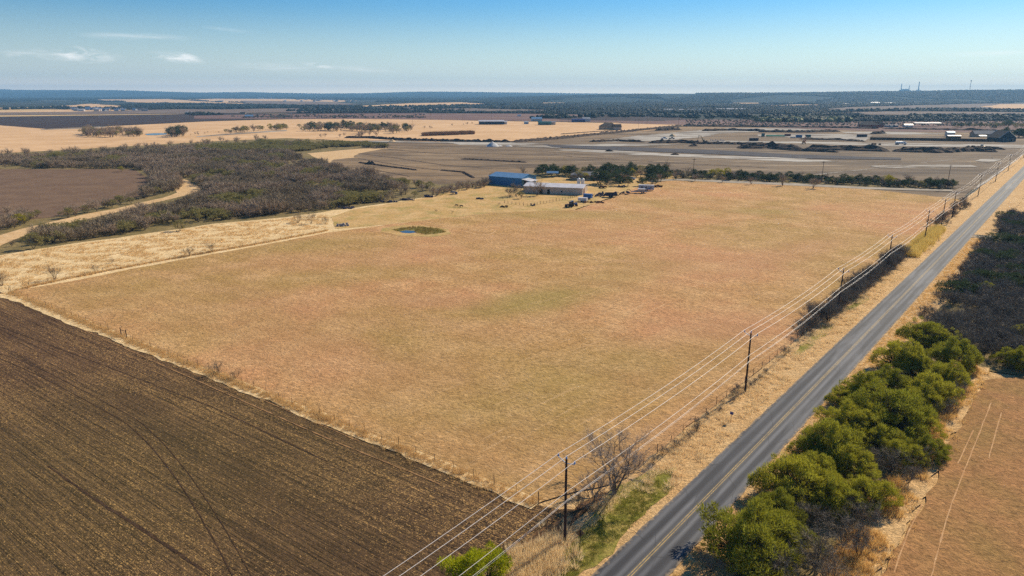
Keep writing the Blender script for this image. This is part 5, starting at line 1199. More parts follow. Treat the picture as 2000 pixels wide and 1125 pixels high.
for _ in range(900):
    px = rnd.uniform(826, 925); u = (px-826)/99; q = G(px, 265-u*3.6+rnd.uniform(-1.5, 1.2)); vp.append((q.x, q.y, rnd.uniform(.8, 1.3)))
tuftmass('reeds', 'low strip of brown reeds in the tan field', vp, leafmat('brown_reed', lin(150,112,78), lin(116,84,60), .2, .25), 3.4, 1.6, 26, .3, 101, .3, .2)
vp = []
for _ in range(2200):
    px, py = rnd.uniform(1340, 2100), rnd.uniform(234, 246)
    q = G(px, py); vp.append((q.x, q.y, rnd.uniform(.4, 1.0)))
for _ in range(900):
    px, py = rnd.uniform(450, 830), rnd.uniform(224.5, 231)
    q = G(px, py); 
    if noise.noise(Vector((q.x/60, q.y/60, 2))) > .0: vp.append((q.x, q.y, rnd.uniform(.5, 1.6)))
mass('far_scrub', 'scattered low scrub on the brown pastures', vp, [clump_mesh(s, 2, 1.8, 2.2).mesh('scrub', leafmat('scrub_leaves', lin(96,84,66), lin(72,68,56), 0, .2)) for s in range(3)], .35)

# ================================================================= hills and far woods
def sst(v, a, c):
    u = max(0., min(1., (v-a)/(c-a))); return u*u*(3-2*u)
LH = [(-400,174.5),(0,174.8),(150,175.5),(260,178),(400,181.2),(480,180.6),(560,182.2),(640,183.4),(720,183.0),(800,180.2),(840,179.8),(930,181.0),(1020,181.4),(1150,183.4),(1300,184),(2600,184)]
RH = [(-400,0),(900,0),(1100,26),(1300,46),(1480,52),(1620,58),(1750,64),(1850,72),(1950,78),(2100,80),(2600,80)]
def interp(T, v):
    if v <= T[0][0]: return T[0][1]
    for (a, p_), (c, q_) in zip(T, T[1:]):
        if v <= c: return p_+(q_-p_)*(v-a)/(c-a)
    return T[-1][1]
def hgt(x, y):
    if y < 3000: return 0.
    px = 1000+F*x/y*1.02
    yt = interp(LH, px); hl = 52+(182.7-yt)*12000/F*.98
    z = hl*sst(y, 8600, 12200)*(.93+.10*noise.noise(Vector((x/1500, y/1500, 0)))+.03*noise.noise(Vector((x/350, y/350, 5))))
    if y > 12400: z *= 1-.5*sst(y, 12400, 15000)
    r = interp(RH, px)*sst(y, 3900, 6000)*(1-.55*sst(y, 6400, 8200))*(.97+.06*noise.noise(Vector((x/700, y/700, 9))))
    return max(z, r)
M_hill = groundmat('wooded_hillside', (lin(36,44,34), lin(32,40,32), lin(44,48,38)), .0008, .004, .03, .5, 3.0, finev=.3)
hb = MB(); nx, ny = 150, 100
for j in range(ny+1):
    y = 3300+(15300-3300)*j/ny; wx = 400+y*.95
    for i in range(nx+1):
        x = -wx+2*wx*i/nx; hb.v.append((x, y, hgt(x, y)-.4 if hgt(x, y) < .3 else hgt(x, y)+.6))
for j in range(ny):
    for i in range(nx): k = j*(nx+1)+i; hb.f.append((k, k+1, k+nx+2, k+nx+1))
hb.build('hills', M_hill, smooth=True, kind='structure', label='low wooded hills along the horizon')
L_wood = leafmat('wood_leaves', lin(32,42,30), lin(26,36,28), 0, .15)
L_woodb = leafmat('wood_leaves_bare', lin(50,48,42), lin(40,42,37), 0, .15)
Ca = [clump_mesh(s, 4, 5.5, 6.5).mesh('clump', L_wood if s % 3 else L_woodb) for s in range(6)]
Cb = [clump_mesh(s+10, 7, 15, 8.0).mesh('clump', L_wood if s % 4 else L_woodb) for s in range(6)]
Cc = [clump_mesh(s+20, 10, 42, 11.0).mesh('clump', L_wood) for s in range(5)]
strips = [f[2] for f in farstrips]+[[(-200,204),(140,211),(360,222),(380,226),(560,221.5),(800,220.5),(1010,222),(1180,223.5),(1330,228.5),(1340,233),(1500,233.5),(1600,237.5),(1700,237.5),(1850,236.5),(2300,236),(2300,420),(-200,420)], [(-80,218.5),(60,217.5),(160,214),(300,215.5),(372,222),(150,222),(-80,221)], [(-400,213),(0,211.6),(120,213.4),(330,219.5),(360,224),(-400,230)]]
estate = [(548,193),(600,192),(700,193),(705,199),(640,202),(560,201)]
rnd = random.Random(41)
def woods(y0, y1, sp, thr, seed, smin, smax, fac):
    out = []; y = y0
    while y < y1:
        x = -y*.82
        while x < y*.82:
            a, c = x+rnd.uniform(-.5,.5)*sp, y+rnd.uniform(-.5,.5)*sp
            px, py = P(a, c)
            n = noise.noise(Vector((a/fac, c/fac*.45, seed)))+.4*noise.noise(Vector((a/fac*3.3, c/fac*1.6, seed+2)))
            lim = thr+(.28 if px < 760 else -.1 if px > 1000 else .0)
            if n > lim and not any(inpoly(px, py, s) for s in strips) and not (inpoly(px, py, estate) and rnd.random() < .8):
                out.append((a, c, rnd.uniform(smin, smax), hgt(a, c)+.5))
            x += sp
        y += sp
    return out
mass('near_woods', 'dark woods beyond the farmland', woods(1330, 2700, 10, -.20, 1, .5, .9, 300), Ca)
mass('middle_woods', 'blue green woods in the far middle distance', woods(2700, 6100, 21, -.12, 2, .6, 1.0, 640), Cb)
mass('far_woods', 'hazy woods below the horizon', woods(6100, 12300, 50, -.50, 3, .6, 1.1, 1500), Cc)
# tree lines edging the far fields
lines = [[(-60,216),(120,212),(240,214)], [(240,210),(420,214),(560,212),(760,214),(950,212)], [(930,212.5),(1100,216),(1300,221),(1420,224)], [(1600,220.5),(1800,216.5),(2050,218.5)], [(1380,228),(1500,232),(1640,235),(1800,233),(2050,231)], [(1050,231.5),(1250,227.5),(1400,231.5)], [(560,218),(700,216.5),(900,218.5)], [(1480,237),(1560,238.5),(1650,237.5)], [(360,204),(500,207),(640,209.5),(700,211)], [(600,211.5),(820,209.8),(960,206)]]
vp = []
for ln in lines:
    for a, c in zip(ln, ln[1:]):
        A, C_ = G(*a), G(*c); L = (C_-A).length
        for _ in range(int(L/5.5)):
            q = A.lerp(C_, rnd.random()); vp.append((q.x+rnd.gauss(0, 5), q.y+rnd.gauss(0, 16), rnd.uniform(.7, 1.5), .5))
mass('tree_lines', 'lines of trees between the far fields', vp, Ca)
vp = []
for _ in range(70):
    px, py = rnd.uniform(1490, 1660), rnd.uniform(235, 239.5); q = G(px, py); vp.append((q.x, q.y, rnd.uniform(.7, 1.2), .5))
mass('autumn_trees', 'pale yellow trees in front of the far right woods', vp, [clump_mesh(s+30, 3, 3.5, 7).mesh('clump', leafmat('autumn_leaves', lin(150,142,84), lin(112,112,70), 0, .25)) for s in range(3)])

# ================================================================= far buildings
q = G(262,190); o = empty('radio_mast', (q.x*.8, q.y*.8, 0), 0, 'thin radio mast standing on the left skyline', 'mast')
def mast(o, h, w_, mat, head=False):
    mb = MB(); n = 10
    for k in range(3):
        a = 2.094*k; mb.tube([(w_*math.cos(a), w_*math.sin(a), 0), (w_*.25*math.cos(a), w_*.25*math.sin(a), h)], w_*.16, 4)
    for j in range(n):
        for k in range(3):
            a, c = 2.094*k, 2.094*(k+1); r0 = w_*(1-.75*j/n); r1 = w_*(1-.75*(j+1)/n)
            mb.tube([(r0*math.cos(a), r0*math.sin(a), h*j/n), (r1*math.cos(c), r1*math.sin(c), h*(j+1)/n)], w_*.09, 3)
    mb.build('lattice', mat, o)
    if head: MB().tube([(0,0,h-1),(0,0,h+1),(0,0,h+5),(0,0,h+7)], [2,5.5,5.5,2], 10).build('antenna_head', mat, o)
M_mast = plain('mast_steel', lin(90,92,96), .6)
mast(o, 92, 3.6, M_mast)
xr = (1844-1000)/F*5900; o = empty('radio_mast', (xr, 5800, hgt(xr, 5800)-3), 0, 'thin mast with a small round head on the right skyline', 'mast'); mast(o, 82, 3.4, M_mast, True)
def at(px, y): return (px-1000)/F*y*.985
M_conc = plain('pale_concrete', lin(176,176,176), .8)
o = empty('power_plant', (at(1760, 9400), 9400, 42), 0, 'hazy power plant with three tall chimneys on the right skyline', 'power plant')
m_ = 9400/F
for (px, yt, r) in ((1741,165,5),(1756,168,4),(1773.5,161.5,5.5)):
    x = (px-1760)*m_; h = 10+(182.7-yt)*m_; MB().tube([(x,0,0),(x,0,h)], [r*1.5, r*.85], 14).build('chimney', M_conc, o)
for (a, c, yt, nm) in ((1744,1751,176,'hall'),(1748,1759,174.5,'hall'),(1757,1762,176.5,'hall'),(1766,1774,177.5,'hall'),(1776,1781,176.3,'hall'),(1738,1788,180,'hall')):
    MB().taper((a-1760)*m_, (c-1760)*m_, 20, 90, 0, 10+(182.7-yt)*m_, 2, 2).build(nm, M_conc, o)
def farhouse(px, py, L, Dp, h, hr, yaw, wall, roof, lb, grp=None, cat='house', z=.9, name='far_house', wn=True):
    q = G(px, py); o = empty(name, (q.x, q.y, z), yaw, lb, cat, grp)
    MB().gablewalls(-L/2, L/2, 0, Dp, 0, h, hr).build('wall', wall, o); MB().gable(-L/2, L/2, 0, Dp, h+.05, hr+.1, .5, .3).build('roof', roof, o)
    if wn:
        wins(o, [(-L*.3, -L*.3+2.2, 1.1, 2.5, 'f', 0), (L*.15, L*.15+2.2, 1.1, 2.5, 'f', 0)])
    return o
rnd = random.Random(77)
W_ = [C_white, C_cream, M_stone, M_grey]; RF = [C_whiteroof, M_brown, plain('grey_shingle', lin(110,112,118), .8), C_blueroof]
for i in range(26):
    px, py = rnd.uniform(552, 690), rnd.uniform(194.8, 199.5); farhouse(px, py, rnd.uniform(14, 24), 12, 5, 8.5, rnd.uniform(-.7, .7), rnd.choice(W_), rnd.choice(RF[:3]), 'small pale house in the far housing estate', 'houses in the far estate', wn=False)
for i in range(34):
    px, py = rnd.choice((rnd.uniform(118, 290), rnd.uniform(140, 240))), rnd.uniform(213.6, 217.8)
    farhouse(px, py, rnd.uniform(8, 24), rnd.uniform(6, 12), rnd.uniform(2.5, 5), rnd.uniform(5, 7.5), rnd.uniform(-.6, .6), rnd.choice(W_), rnd.choice(RF), 'small building or trailer in the far left village', 'buildings in the far left village', 'building', wn=False)
for i, (px, py, L, h, wl, rf_, yw, lb) in enumerate([(46,189.8,60,12,C_cream,RF[2],.1,'pale building on the wooded rise at far left'),(123,188.5,20,20,C_white,RF[0],0,'narrow white tower like building at far left'),(220,190,70,9,C_white,RF[0],0,'long white building below the radio mast'),(278,193.8,60,6,M_grey,C_blueroof,0,'long pale blue shed right of the radio mast'),
   (431,199,34,7,C_white,C_blueroof,.2,'white and blue shed in the left far fields'),(509,193,50,9,C_white,RF[0],0,'white building on the rise left of the estate'),(525,192.5,50,10,plain('pink_wall', lin(190,140,124), .8),RF[1],0,'pinkish building on the rise left of the estate'),(369,222.4,16,4,plain('orange_shed', lin(216,170,142), .6),RF[0],.1,'low pinkish white shed at the tip of the stubble field'),
   (487,230,17,5,C_white,C_blueroof,.35,'pale blue roofed house in dark trees left of centre'),(474,222.8,14,4,M_stone,RF[1],0,'small brown roofed house behind the blue roofed one'),(1014,228,8,4,C_white,RF[0],0,'tiny white house beyond the far metal sheds'),(1215,193.5,50,8,C_cream,RF[0],0,'pale building in the woods at the centre skyline'),(1305,193,40,8,C_cream,RF[0],0,'small pale building on the skyline right of centre'),
   (1308,217,34,5,C_white,RF[0],0,'pale barn in the far woods right of centre'),(1332,217.5,18,5,C_white,RF[0],0,'small white barn among the far woods'),(1350,217,24,5,M_stone,RF[2],0,'tan building beside the small white barn'),(1366,217,24,5,C_white,C_blueroof,0,'blue roofed building left of the long white greenhouse'),(1428,215.8,92,5,C_white,RF[0],-.02,'very long white building in the far right woods'),
   (1710,203.5,44,9,plain('pink_wall', lin(190,140,124), .8),RF[0],0,'pinkish building below the right ridge'),(1740,203,60,6,C_cream,RF[0],0,'long pale building below the right ridge'),(1652,205,30,6,C_cream,RF[0],0,'small pale building at the left foot of the right ridge'),(1682,204,20,6,C_cream,RF[0],0,'tiny pale building below the right ridge')]):
    farhouse(px, py, L, min(L*.5, 18), h*.6, h, yw, wl, rf_, lb, None, 'building', wn=False)
# nearer houses of the middle distance
bz = .4
building('metal_shed', G(960,243.5), R(3), 44, 14, 5, 7, plain('dark_shed_front', lin(34,50,70), .6), C_whiteroof, 'long dark blue metal shed with a pale roof', 'shed', doors=[(-12,-9,0,4,'f',0)], z=bz)
building('metal_shed', G(986,243), R(3), 8, 9, 4, 5.4, C_white, C_whiteroof, 'white shed joined to the right end of the long dark shed', 'shed', z=bz)
building('metal_house', G(1049,237), R(8), 20, 13, 4.6, 7.2, C_white, C_blueroof, 'white metal house with a bright roof and many windows', 'house', z=bz, wn=[(-8,-6.5,1.2,3,'f',0),(-4.5,-3,1.2,3,'f',0),(-1,.5,1.2,3,'f',0),(3,4.5,1.2,3,'f',0)])
building('metal_shed', G(1064,244.5), R(3), 22, 8, 4.4, 5.6, M_green2, M_green2, 'low teal shed in front of the white metal house', 'shed', z=bz)
building('metal_shed', G(1080,244), R(3), 9, 8, 4.2, 5.4, C_cream, M_grey, 'grey end shed right of the teal shed', 'shed', z=bz)
building('metal_shed', G(1028,242.5), R(0), 8, 6, 3.2, 4.2, C_blueroof, C_white, 'small blue and white shed between the two house groups', 'shed', z=bz)
building('metal_shed', G(1130,239), R(0), 25, 9, 4.4, 5.6, M_navy, M_navy, 'low bright navy blue shed in the middle distance', 'shed', z=bz)
building('metal_house', G(1146,237.5), R(12), 15, 11, 5, 7.5, C_white, M_grey, 'grey roofed metal house right of the navy shed', 'house', z=bz)
building('ranch_house', G(1190,253.6), R(6), 25, 15, 4.2, 9.4, M_stone, M_brown, 'brown roofed ranch house alone in the tan field', 'house', roof_style='hip', ins=7, z=bz, wn=[(-8,-6,1.2,2.6,'f',0),(-3,-1,1.2,2.6,'f',0),(6,8,1.2,2.6,'f',0)])
building('ranch_house', G(1206,253.8)+Vector((0,0,0)), R(6), 12, 9, 3.8, 7.6, C_cream, M_brown, 'pale gabled wing at the right of the ranch house', 'house', z=bz+.02)
building('brick_house', G(1700,250.5), R(4), 27, 14, 4.4, 10, M_red, M_brown, 'large red brick house beyond the building site', 'house', roof_style='hip', ins=8, z=bz, wn=[(-9,-7,1.2,2.8,'f',0),(6,8,1.2,2.8,'f',0)])
building('brick_house', G(1719,249.5), R(4), 11, 10, 4, 8.5, M_red, M_brown, 'smaller red brick building right of the large brick house', 'house', z=bz)
o = canopy(G(1813,248), R(-2), 42, 14, 5.5, C_whiteroof, 'large open shed with a bright white roof', z=bz, name='open_shed')
building('metal_shed', G(1775,248.5), R(-5), 13, 8, 3, 4.6, C_white, C_whiteroof, 'white shed left of the bright roofed open shed', 'shed', z=bz)
for i, (px, L, c) in enumerate([(1734,8,M_grey),(1742,6,C_white),(1751,7,M_navy)]):
    building('metal_shed', G(px,248.8), R(10*i), L, 5, 2.6, 3.8, c, RF[2], '%s small outbuilding between the brick house and white shed' % ('left','middle','right')[i], 'shed', z=bz)
# gabled house, gable end towards the viewer
M_teal = plain('dark_teal_siding', lin(34,56,66), .8)
q = G(1966,277); o = building('gabled_house', q+Vector((9,8,0)), R(98), 16, 22, 4.2, 11.5, M_teal, M_brown, 'dark gabled house with white trim beside the roadside wires', 'house', z=.3, wn=[(3,4.6,1.3,3.2,'l',-8),(9,10.6,1.3,3.2,'l',-8),(15,16.6,1.3,3.2,'l',-8),(3,4.6,1.3,3.2,'r',8),(9,10.6,1.3,3.2,'r',8),(15,16.6,1.3,3.2,'r',8)])
tr_ = MB()
for s_ in (-1, 1):
    tr_.tube([(s_*8.5,-.45,3.9),(s_*8.5,11,11.7)], .22, 4); tr_.tube([(s_*8.5,22.4,3.9),(s_*8.5,11,11.7)], .22, 4)
tr_.build('roof_trim', M_white, o)
building('ranch_house', G(1925,268), R(-5), 26, 12, 3.6, 7.2, M_stone, plain('grey_shingle', lin(110,112,118), .8), 'grey roofed house left of the gabled house', 'house', z=.3)
building('metal_shed', G(1857,267.5), R(0), 9, 6, 4.6, 5.6, C_white, C_blueroof, 'blue roofed white carport behind the long wooden fence', 'shed', z=1.0)
building('metal_shed', G(1864,272), R(0), 15, 5, 2.8, 3.4, M_dkwood, C_whiteroof, 'low shed with a bright white roof behind the long fence', 'shed', z=1.0)
canopy(G(1920,271.5), R(0), 8, 6, 2.4, M_white, 'small white peaked tent near the gabled house', z=1.0)
# long wooden fence
A, C_ = G(1699,273.5), G(1944,277.5); L = (C_-A).length; o = empty('board_fence', (A.x, A.y, .8), math.atan2((C_-A).y, (C_-A).x), 'long dark wooden board fence along the building site', 'fence')
fb = MB(); n = int(L/2.4)
rn = random.Random(4)
for i in range(n):
    h = 2.5+rn.uniform(-.05, .05); fb.box(i*2.4+.02, i*2.4+2.38, -.03, .03, -.6, h)
fb.build('boards', M_dkwood, o)
for i in range(0, n, 2): MB().box(i*2.4-.06, i*2.4+.06, -.16, -.04, -.8, 2.6).build('post', M_post, o)

# ================================================================= earth heaps of the building site
M_soil = groundmat('dark_heaped_soil', (lin(78,64,54), lin(66,54,48), lin(96,80,66)), .03, .2, .9, .9, .4, finev=.35)
M_grav = groundmat('pale_gravel', (lin(190,188,184), lin(176,172,168), lin(200,196,188)), .05, .3, 2, .5, .2, finev=.12)
def heap(pts, wd, h, mat, name, lb, seed, z=.1, cat='earth heap', grp=None, pw=1.0):
    """rough ridge of dumped earth along a line of ground points"""
    base = pts[0]; D = []
    for a, c in zip(pts, pts[1:]):
        n = max(2, int((c-a).length/(wd*.22)))
        for j in range(n): D.append(a.lerp(c, j/n))
    D.append(pts[-1]); mb = MB(); m = 10; N_ = len(D)
    for i, p in enumerate(D):
        d = (D[min(i+1, N_-1)]-D[max(i-1, 0)]); d.z = 0; d.normalize(); q = Vector((-d.y, d.x, 0)); e = min(1, min(i, N_-1-i)/2.6)**.8
        for j in range(m+1):
            u = j/m*2-1; pr = max(0, 1-abs(u)**1.5)**pw
            nn = noise.noise(Vector((i*.55, j*.5, seed)))+.5*noise.noise(Vector((i*1.3, j*1.3, seed+4)))
            g = p-base+q*u*wd/2*(.75+.25*e)*(1+.35*nn)+d*rnd.uniform(-.05,.05)*wd
            mb.v.append((g.x, g.y, -.15+h*pr*e*(1+.65*nn)+(0 if 0 < j < m else -.2)))
        if i:
            for j in range(m): k = i*(m+1)+j; mb.f.append((k-m-1, k, k+1, k-m))
    return mb.build(name, mat, loc=(base.x, base.y, z), label=lb, cat=cat, group=grp)
def hp(pxs, wd, h, lb, seed, mat=None, name='dirt_mound', **k): return heap([G(*p) for p in pxs], wd, h, mat or M_soil, name, lb, seed, .15, **k)
berms = [([(672,269.5),(720,270),(790,274.5),(900,277),(1000,278.5)], 9, 2.6, 'long dark earth bank along the left part of the site edge'),([(1000,278.5),(1080,272),(1150,265),(1240,256),(1330,247)], 11, 2.6, 'brown earth bank climbing along the tan field edge'),
 ([(1330,247),(1450,248),(1600,249.5),(1720,252)], 14, 2.6, 'dark earth bank along the back of the site'),([(1720,252),(1850,254),(1990,257)], 14, 2.2, 'dark earth bank in front of the white roofed shed'),([(1150,277.5),(1210,276),(1260,278)], 9, 2.2, 'dark low bank left of the white pickup'),([(1265,280),(1330,279),(1370,281)], 12, 3.0, 'dark bank in front of the white pickup'),
 ([(1350,281),(1440,282),(1500,284)], 10, 2.4, 'dark bank below the first excavator'),([(1440,290),(1500,289),(1570,292)], 16, 4.5, 'dark mound in the middle of the site'),([(1570,291),(1650,293),(1740,296)], 17, 4.2, 'large dark mound right of the middle of the site'),([(1740,296),(1830,298),(1900,295),(1950,297)], 15, 4.0, 'dark mound line in front of the yellow loader'),
 ([(1500,290),(1560,294.5),(1640,298)], 12, 2.6, 'low dark bank in front of the large dark mound'),([(1370,256),(1430,255),(1500,257)], 13, 3.0, 'dark bank behind the first excavator'),([(1280,255.5),(1330,253.5)], 10, 3.4, 'short dark mound on the wide pad'),([(1480,258),(1560,259),(1640,257.5)], 12, 3.0, 'dark bank behind the pipe stacks'),
 ([(1560,272),(1640,274),(1690,277)], 10, 1.8, 'low bank right of the second excavator'),([(1700,262),(1730,261)], 9, 3.4, 'small peaked mound right of the dark container'),([(1345,286),(1362,285.5)], 7, 2.6, 'small pointed mound below the site pad'),([(1180,296),(1200,296)], 6, 1.6, 'small dark mound above the farm trees, left one'),
 ([(1308,303),(1328,303)], 5, 1.4, 'small dark mound above the farm trees, right one'),([(714,320.5),(734,322)], 6, 2.2, 'small black mound alone on the graded earth'),([(1085,271.5),(1095,271)], 6, 3.0, 'small dark mound on the tan field edge'),([(1112,269),(1124,268)], 7, 2.8, 'second small dark mound on the tan field edge'),([(1056,271.5),(1072,271)], 6, 1.8, 'low mound at the corner of the tan field'),
 ([(1780,275.5),(1800,275.3)], 6, 1.2, 'low dark pile in front of the board fence'),([(1890,289.5),(1930,290),(1962,293)], 8, 2.2, 'low dark pile right of the loader'),([(900,311),(960,314),(1030,318)], 5, .9, 'thin line of clods across the graded earth'),([(700,318),(760,326),(815,333)], 4, .8, 'thin dark ridge of soil left of the graded earth'),([(860,333),(905,337),(925,348)], 3.5, .8, 'thin dark ridge of soil above the blue barn'),([(1095,262.5),(1215,254)], 4, 1.0, 'faint ridge below the ranch house')]
for i, (p_, wd, h, lb) in enumerate(berms): hp(p_, wd, h, lb, i*3+1, grp='dark earth heaps on the building site')
def cone(px, py, r, h, mat, lb, seed):
    q = G(px, py); mb = MB(); n, m = 26, 9
    for j in range(m+1):
        for i in range(n):
            a = 6.283*i/n; u = j/m; nn = 1+.16*noise.noise(Vector((math.cos(a)*1.6, math.sin(a)*1.6, seed+u*2)))
            mb.v.append((math.cos(a)*r*(1-u)**.9*nn, math.sin(a)*r*(1-u)**.9*nn, -.3+h*u*(1+.1*math.sin(a*3+seed)*(1-u))))
    for j in range(m):
        for i in range(n): k = j*n; mb.f.append((k+i, k+(i+1) % n, k+n+(i+1) % n, k+n+i))
    mb.f.append(tuple(m*n+i for i in range(n)))
    return mb.build('gravel_pile', mat, loc=(q.x, q.y, .25), label=lb, cat='gravel pile', group='gravel piles')
cone(962,286,7.5,5,M_grav,'large pale gravel pile on the white pad',1); cone(994,286,4.2,2,M_grav,'small pale gravel pile right of the large one',2); cone(766,277,4.5,3,M_sand,'sandy brown pile on the dark bank',3); cone(1313,266.5,5,3.6,M_sand,'tan heap behind the dark work truck',4); cone(975,285.5,4,1.6,M_grav,'low gravel pile between the two others',5)
# ================================================================= machines
Y_p = paint('yellow', lin(196,150,54)); O_p = paint('orange', lin(206,128,52)); Wh = paint('white', lin(224,224,222))
def excavator(px, py, yaw, c, lb, s=1.2, z=.4):
    q = G(px, py); o = empty('excavator', (q.x, q.y, z), yaw, lb, 'excavator', 'excavators on the building site'); o.scale = (s, s, s)
    for sd in (-1, 1):
        t = MB(); pr = [(-1.9,.1),(1.9,.1),(2.3,.45),(1.9,.85),(-1.9,.85),(-2.3,.45)]; y0, y1 = sd*1.0, sd*1.55; y0, y1 = min(y0, y1), max(y0, y1)
        t.add([(x,y0,z_) for x, z_ in pr]+[(x,y1,z_) for x, z_ in pr], [tuple(range(6)), tuple(range(6, 12))[::-1]]+[((i+1) % 6, i, i+6, (i+1) % 6+6) for i in range(6)]); t.build('track', M_tyre, o)
    MB().cyl((0,0,.6),(0,0,1.1),.8,14).build('turntable', M_steel, o)
    MB().taper(-2.2,1.3,-1.35,1.35,1.1,2.1,.1,.05).taper(-2.2,-.9,-1.3,1.3,2.1,2.5,.1,.1).build('house', c, o)
    MB().taper(.1,1.6,.35,1.3,1.12,3.0,.12,.05).build('cab', M_glass, o)
    bp = [(1.2,-.2,1.7),(2.2,-.2,4.2),(3.6,-.2,6.0),(5.6,-.2,6.3)]
    MB().tube(bp, [.28,.36,.3,.2], 4).build('boom', c, o)
    MB().tube([(5.2,-.2,6.9),(5.7,-.2,6.1),(6.0,-.2,3.0)], [.16,.24,.14], 4).build('arm', c, o)
    MB().tube([(1.6,-.2,2.0),(3.0,-.2,4.8)], .1, 6).build('hydraulic_ram', M_galv, o)
    b_ = MB(); pr = [(6.1,3.0),(6.5,2.6),(6.4,1.9),(5.7,1.6),(5.2,1.9),(5.3,2.2),(5.9,2.2)]; k = len(pr)
    b_.add([(x,-.75,z_) for x, z_ in pr]+[(x,.35,z_) for x, z_ in pr], [tuple(range(k))[::-1], tuple(range(k, 2*k))]+[(i, (i+1) % k, (i+1) % k+k, i+k) for i in range(k)]); b_.build('bucket', M_steel, o)
    return o
excavator(1376,280,R(172),Y_p,'yellow excavator with its arm raised, left one of two'); excavator(1570,281,R(60),O_p,'orange excavator by the long caliche road, right one of two',1.15)
def loader(px, py, yaw, c, lb, s=1.25):
    q = G(px, py); o = empty('wheel_loader', (q.x, q.y, .4), yaw, lb, 'loader'); o.scale = (s, s, s)
    MB().taper(-2.9,-.5,-.8,.8,1.0,2.1,.1,.1).box(-.5,1.5,-.6,.6,.9,1.5).build('body', c, o); MB().taper(-.9,.6,-.75,.75,2.102,3.2,.12,.08).build('cab', M_glass, o); MB().box(-.95,.65,-.8,.8,3.202,3.34).build('roof', Wh, o)
    for x in (-1.8, 1.1):
        for s_ in (-1, 1): t = MB().cyl((x,s_*.8,.8),(x,s_*1.35,.8),.8,16).build('wheel', M_tyre, o); MB().cyl((x,s_*1.351,.8),(x,s_*1.38,.8),.4,10).build('rim', c, t)
    for s_ in (-1, 1): MB().tube([(1.0,s_*.45,1.7),(2.4,s_*.45,1.4),(3.0,s_*.45,.7)], .12, 5).build('lift_arm', c, o)
    b_ = MB(); pr = [(2.9,1.2),(3.0,.3),(3.4,.1),(4.1,.12),(3.3,.35),(3.1,1.2)]; k = 6
    b_.add([(x,-1.4,z_) for x, z_ in pr]+[(x,1.4,z_) for x, z_ in pr], [tuple(range(k))[::-1], tuple(range(k, 2*k))]+[(i, (i+1) % k, (i+1) % k+k, i+k) for i in range(k)]); b_.build('bucket', M_steel, o)
loader(1917,291,R(-8),Y_p,'yellow wheel loader with white roof near the gabled house')
q = G(1759,283.5); o = empty('tank_truck', (q.x, q.y, .4), R(-2), 'white water tank truck on the caliche road', 'truck'); o.scale = (1.35,)*3
MB().tube([(-4.2,0,1.75),(-4.1,0,1.75),(.9,0,1.75),(1.0,0,1.75)], [.6,.95,.95,.6], 14).build('tank', Wh, o); MB().box(-4.2,3.9,-.5,.5,.75,.95).build('chassis', M_steel, o)
MB().taper(1.3,3.0,-1.05,1.05,.952,2.7,.2,.1).build('cab', Wh, o); MB().taper(3.0,4.1,-.9,.9,.952,1.8,.05,.1).build('hood', Wh, o); MB().box(2.0,2.86,-1.075,1.075,1.75,2.35).build('window', M_glass, o)
wheels(o, (-3.3,-2.3,3.2), .9, .5, .3)
def container(px, py, yaw, L, h, mat, lb, cat='container'):
    q = G(px, py); o = empty('steel_container', (q.x, q.y, .4), yaw, lb, cat); mb = MB(); mb.box(-L/2, L/2, -1.3, 1.3, .15, h)
    n = int(L/.8)
    for i in range(n): mb.box(-L/2+.3+i*.8, -L/2+.6+i*.8, -1.36, -1.3, .3, h-.2)
    mb.build('body', mat, o)
    for x in (-L/2+.15, L/2-.15):
        for y in (-1.25, 1.25): MB().box(x-.2, x+.2, y-.15, y+.15, 0, .149).build('foot', M_steel, o)
    MB().box(-L/2-.04, L/2+.04, -1.34, 1.34, h+.002, h+.12).build('lid', M_steel, o); return o
dk = corrug('dark_container', lin(26,36,54))
container(1472,276,R(5),10,3.2,dk,'dark steel container on the site, in front of the pipe stacks'); container(1683,268.5,R(3),12,3.4,dk,'dark steel container left of the long board fence'); container(1560,269.5,R(0),7,3.2,C_blue,'blue equipment box behind the orange excavator'); container(1538,266.5,R(0),7,2.6,plain('maroon', lin(96,40,50), .6),'dark red equipment box beside the green pipes')
container(1578,268.5,R(0),6,3.0,M_green2,'green equipment box right of the blue one'); container(1490,267.5,R(0),3.4,4,M_green2,'narrow green tank box at the left end of the pipes'); container(1548,270,R(0),5,1.3,C_white,'low white skid beside the blue equipment box')
for i in range(5):
    A = G(1496,265.2+i*.45); C_ = G(1533,265.6+i*.45); MB().cyl(A+Vector((0,0,.8)), C_+Vector((0,0,.8)), .28, 8).build('green_pipe', paint('green', lin(70,160,110)), label='long green pipe lying on the caliche pad beside the red box', cat='pipe', group='green pipes on the pad')
for i, px in enumerate((1704,1709,1718)):
    q = G(px, 283+i*.3); MB().taper(-1.1,1.1,-.8,.8,0,1.5,.25,.2).cyl((-.5,-.5,1.4),(.5,.5,1.4),.3,8).build('drum_pile', M_rust, loc=(q.x, q.y, .4), label=['left','middle','right'][i]+' of three small brown piles left of the tank truck', cat='pile', group='small brown piles')
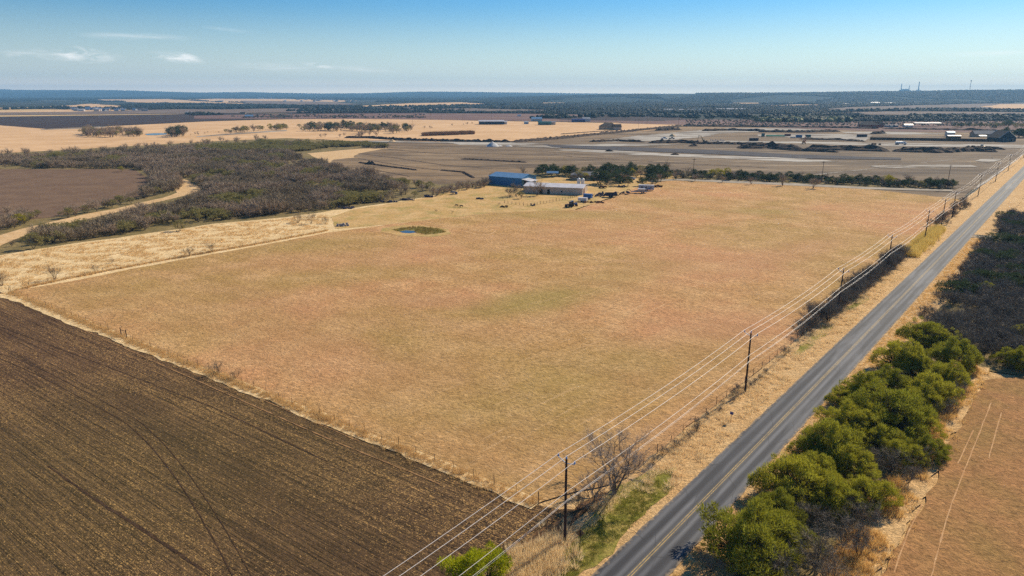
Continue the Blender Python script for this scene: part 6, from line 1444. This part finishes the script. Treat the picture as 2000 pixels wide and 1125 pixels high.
for i in range(9):
    q = G(1388+i*3.2, 275+(i % 3)*.7); MB().cyl((0,0,0),(0,0,1.1),.5,8).tube([(0,0,1.1),(0,0,1.4)], [.5,.2], 8).build('concrete_riser', M_conc, loc=(q.x, q.y, .35), label='short pale concrete riser right of the yellow excavator', cat='concrete riser', group='concrete risers by the excavator')
def person(px, py, c, lb, yaw=0):
    q = G(px, py)
    V = [((0,0,.95),.15),((0,0,1.2),.16),((0,0,1.42),.15),((0,0,1.55),.06),((0,0,1.7),.105),((0,.2,1.42),.06),((.05,.26,1.15),.045),((.15,.24,.92),.035),((0,-.2,1.42),.06),((.02,-.26,1.15),.045),((.1,-.26,.9),.035),((0,.1,.9),.1),((.05,.12,.5),.07),((0,.12,.06),.05),((0,-.1,.9),.1),((-.02,-.12,.5),.07),((-.06,-.12,.06),.05)]
    E = [(0,1),(1,2),(2,3),(3,4),(2,5),(5,6),(6,7),(2,8),(8,9),(9,10),(0,11),(11,12),(12,13),(0,14),(14,15),(15,16)]
    me = bpy.data.meshes.new('person'); me.from_pydata([v[0] for v in V], E, []); o = bpy.data.objects.new('person', me); COL.objects.link(o); o.location = (q.x, q.y, .4); o.rotation_euler.z = yaw
    o.modifiers.new('skin', 'SKIN'); o.modifiers.new('sub', 'SUBSURF').levels = 1
    for i, v in enumerate(V): me.skin_vertices[0].data[i].radius = (v[1], v[1]); me.skin_vertices[0].data[i].use_root = (i == 0)
    me.materials.append(c); return tag(o, lb, 'person')
person(1330,269.5,plain('work_clothes', lin(60,60,74), .8),'worker standing right of the dark work truck')
# trampled edges: tracks over the graded earth
for i, (pp, w_) in enumerate([([(700,300),(780,310),(860,322),(960,330),(1100,325)], 2.2), ([(760,292),(850,300),(960,300),(1100,305),(1300,318),(1500,328)], 2.6), ([(700,310),(800,326),(880,335)], 1.6), ([(1560,345),(1700,330),(1800,318),(1900,308)], 1.2), ([(1330,330),(1500,340),(1700,352)], 1.6), ([(900,292),(1060,296),(1180,305)], 1.4), ([(640,325),(720,330),(800,345)], 1.6)]):
    ribbon('graded_track', M_soil if i != 3 else M_caliche, [G(*p) for p in pp], [w_]*len(pp), .17+.004*i, '%s faint vehicle track over the graded earth' % ORD[i], .9, 50+i)
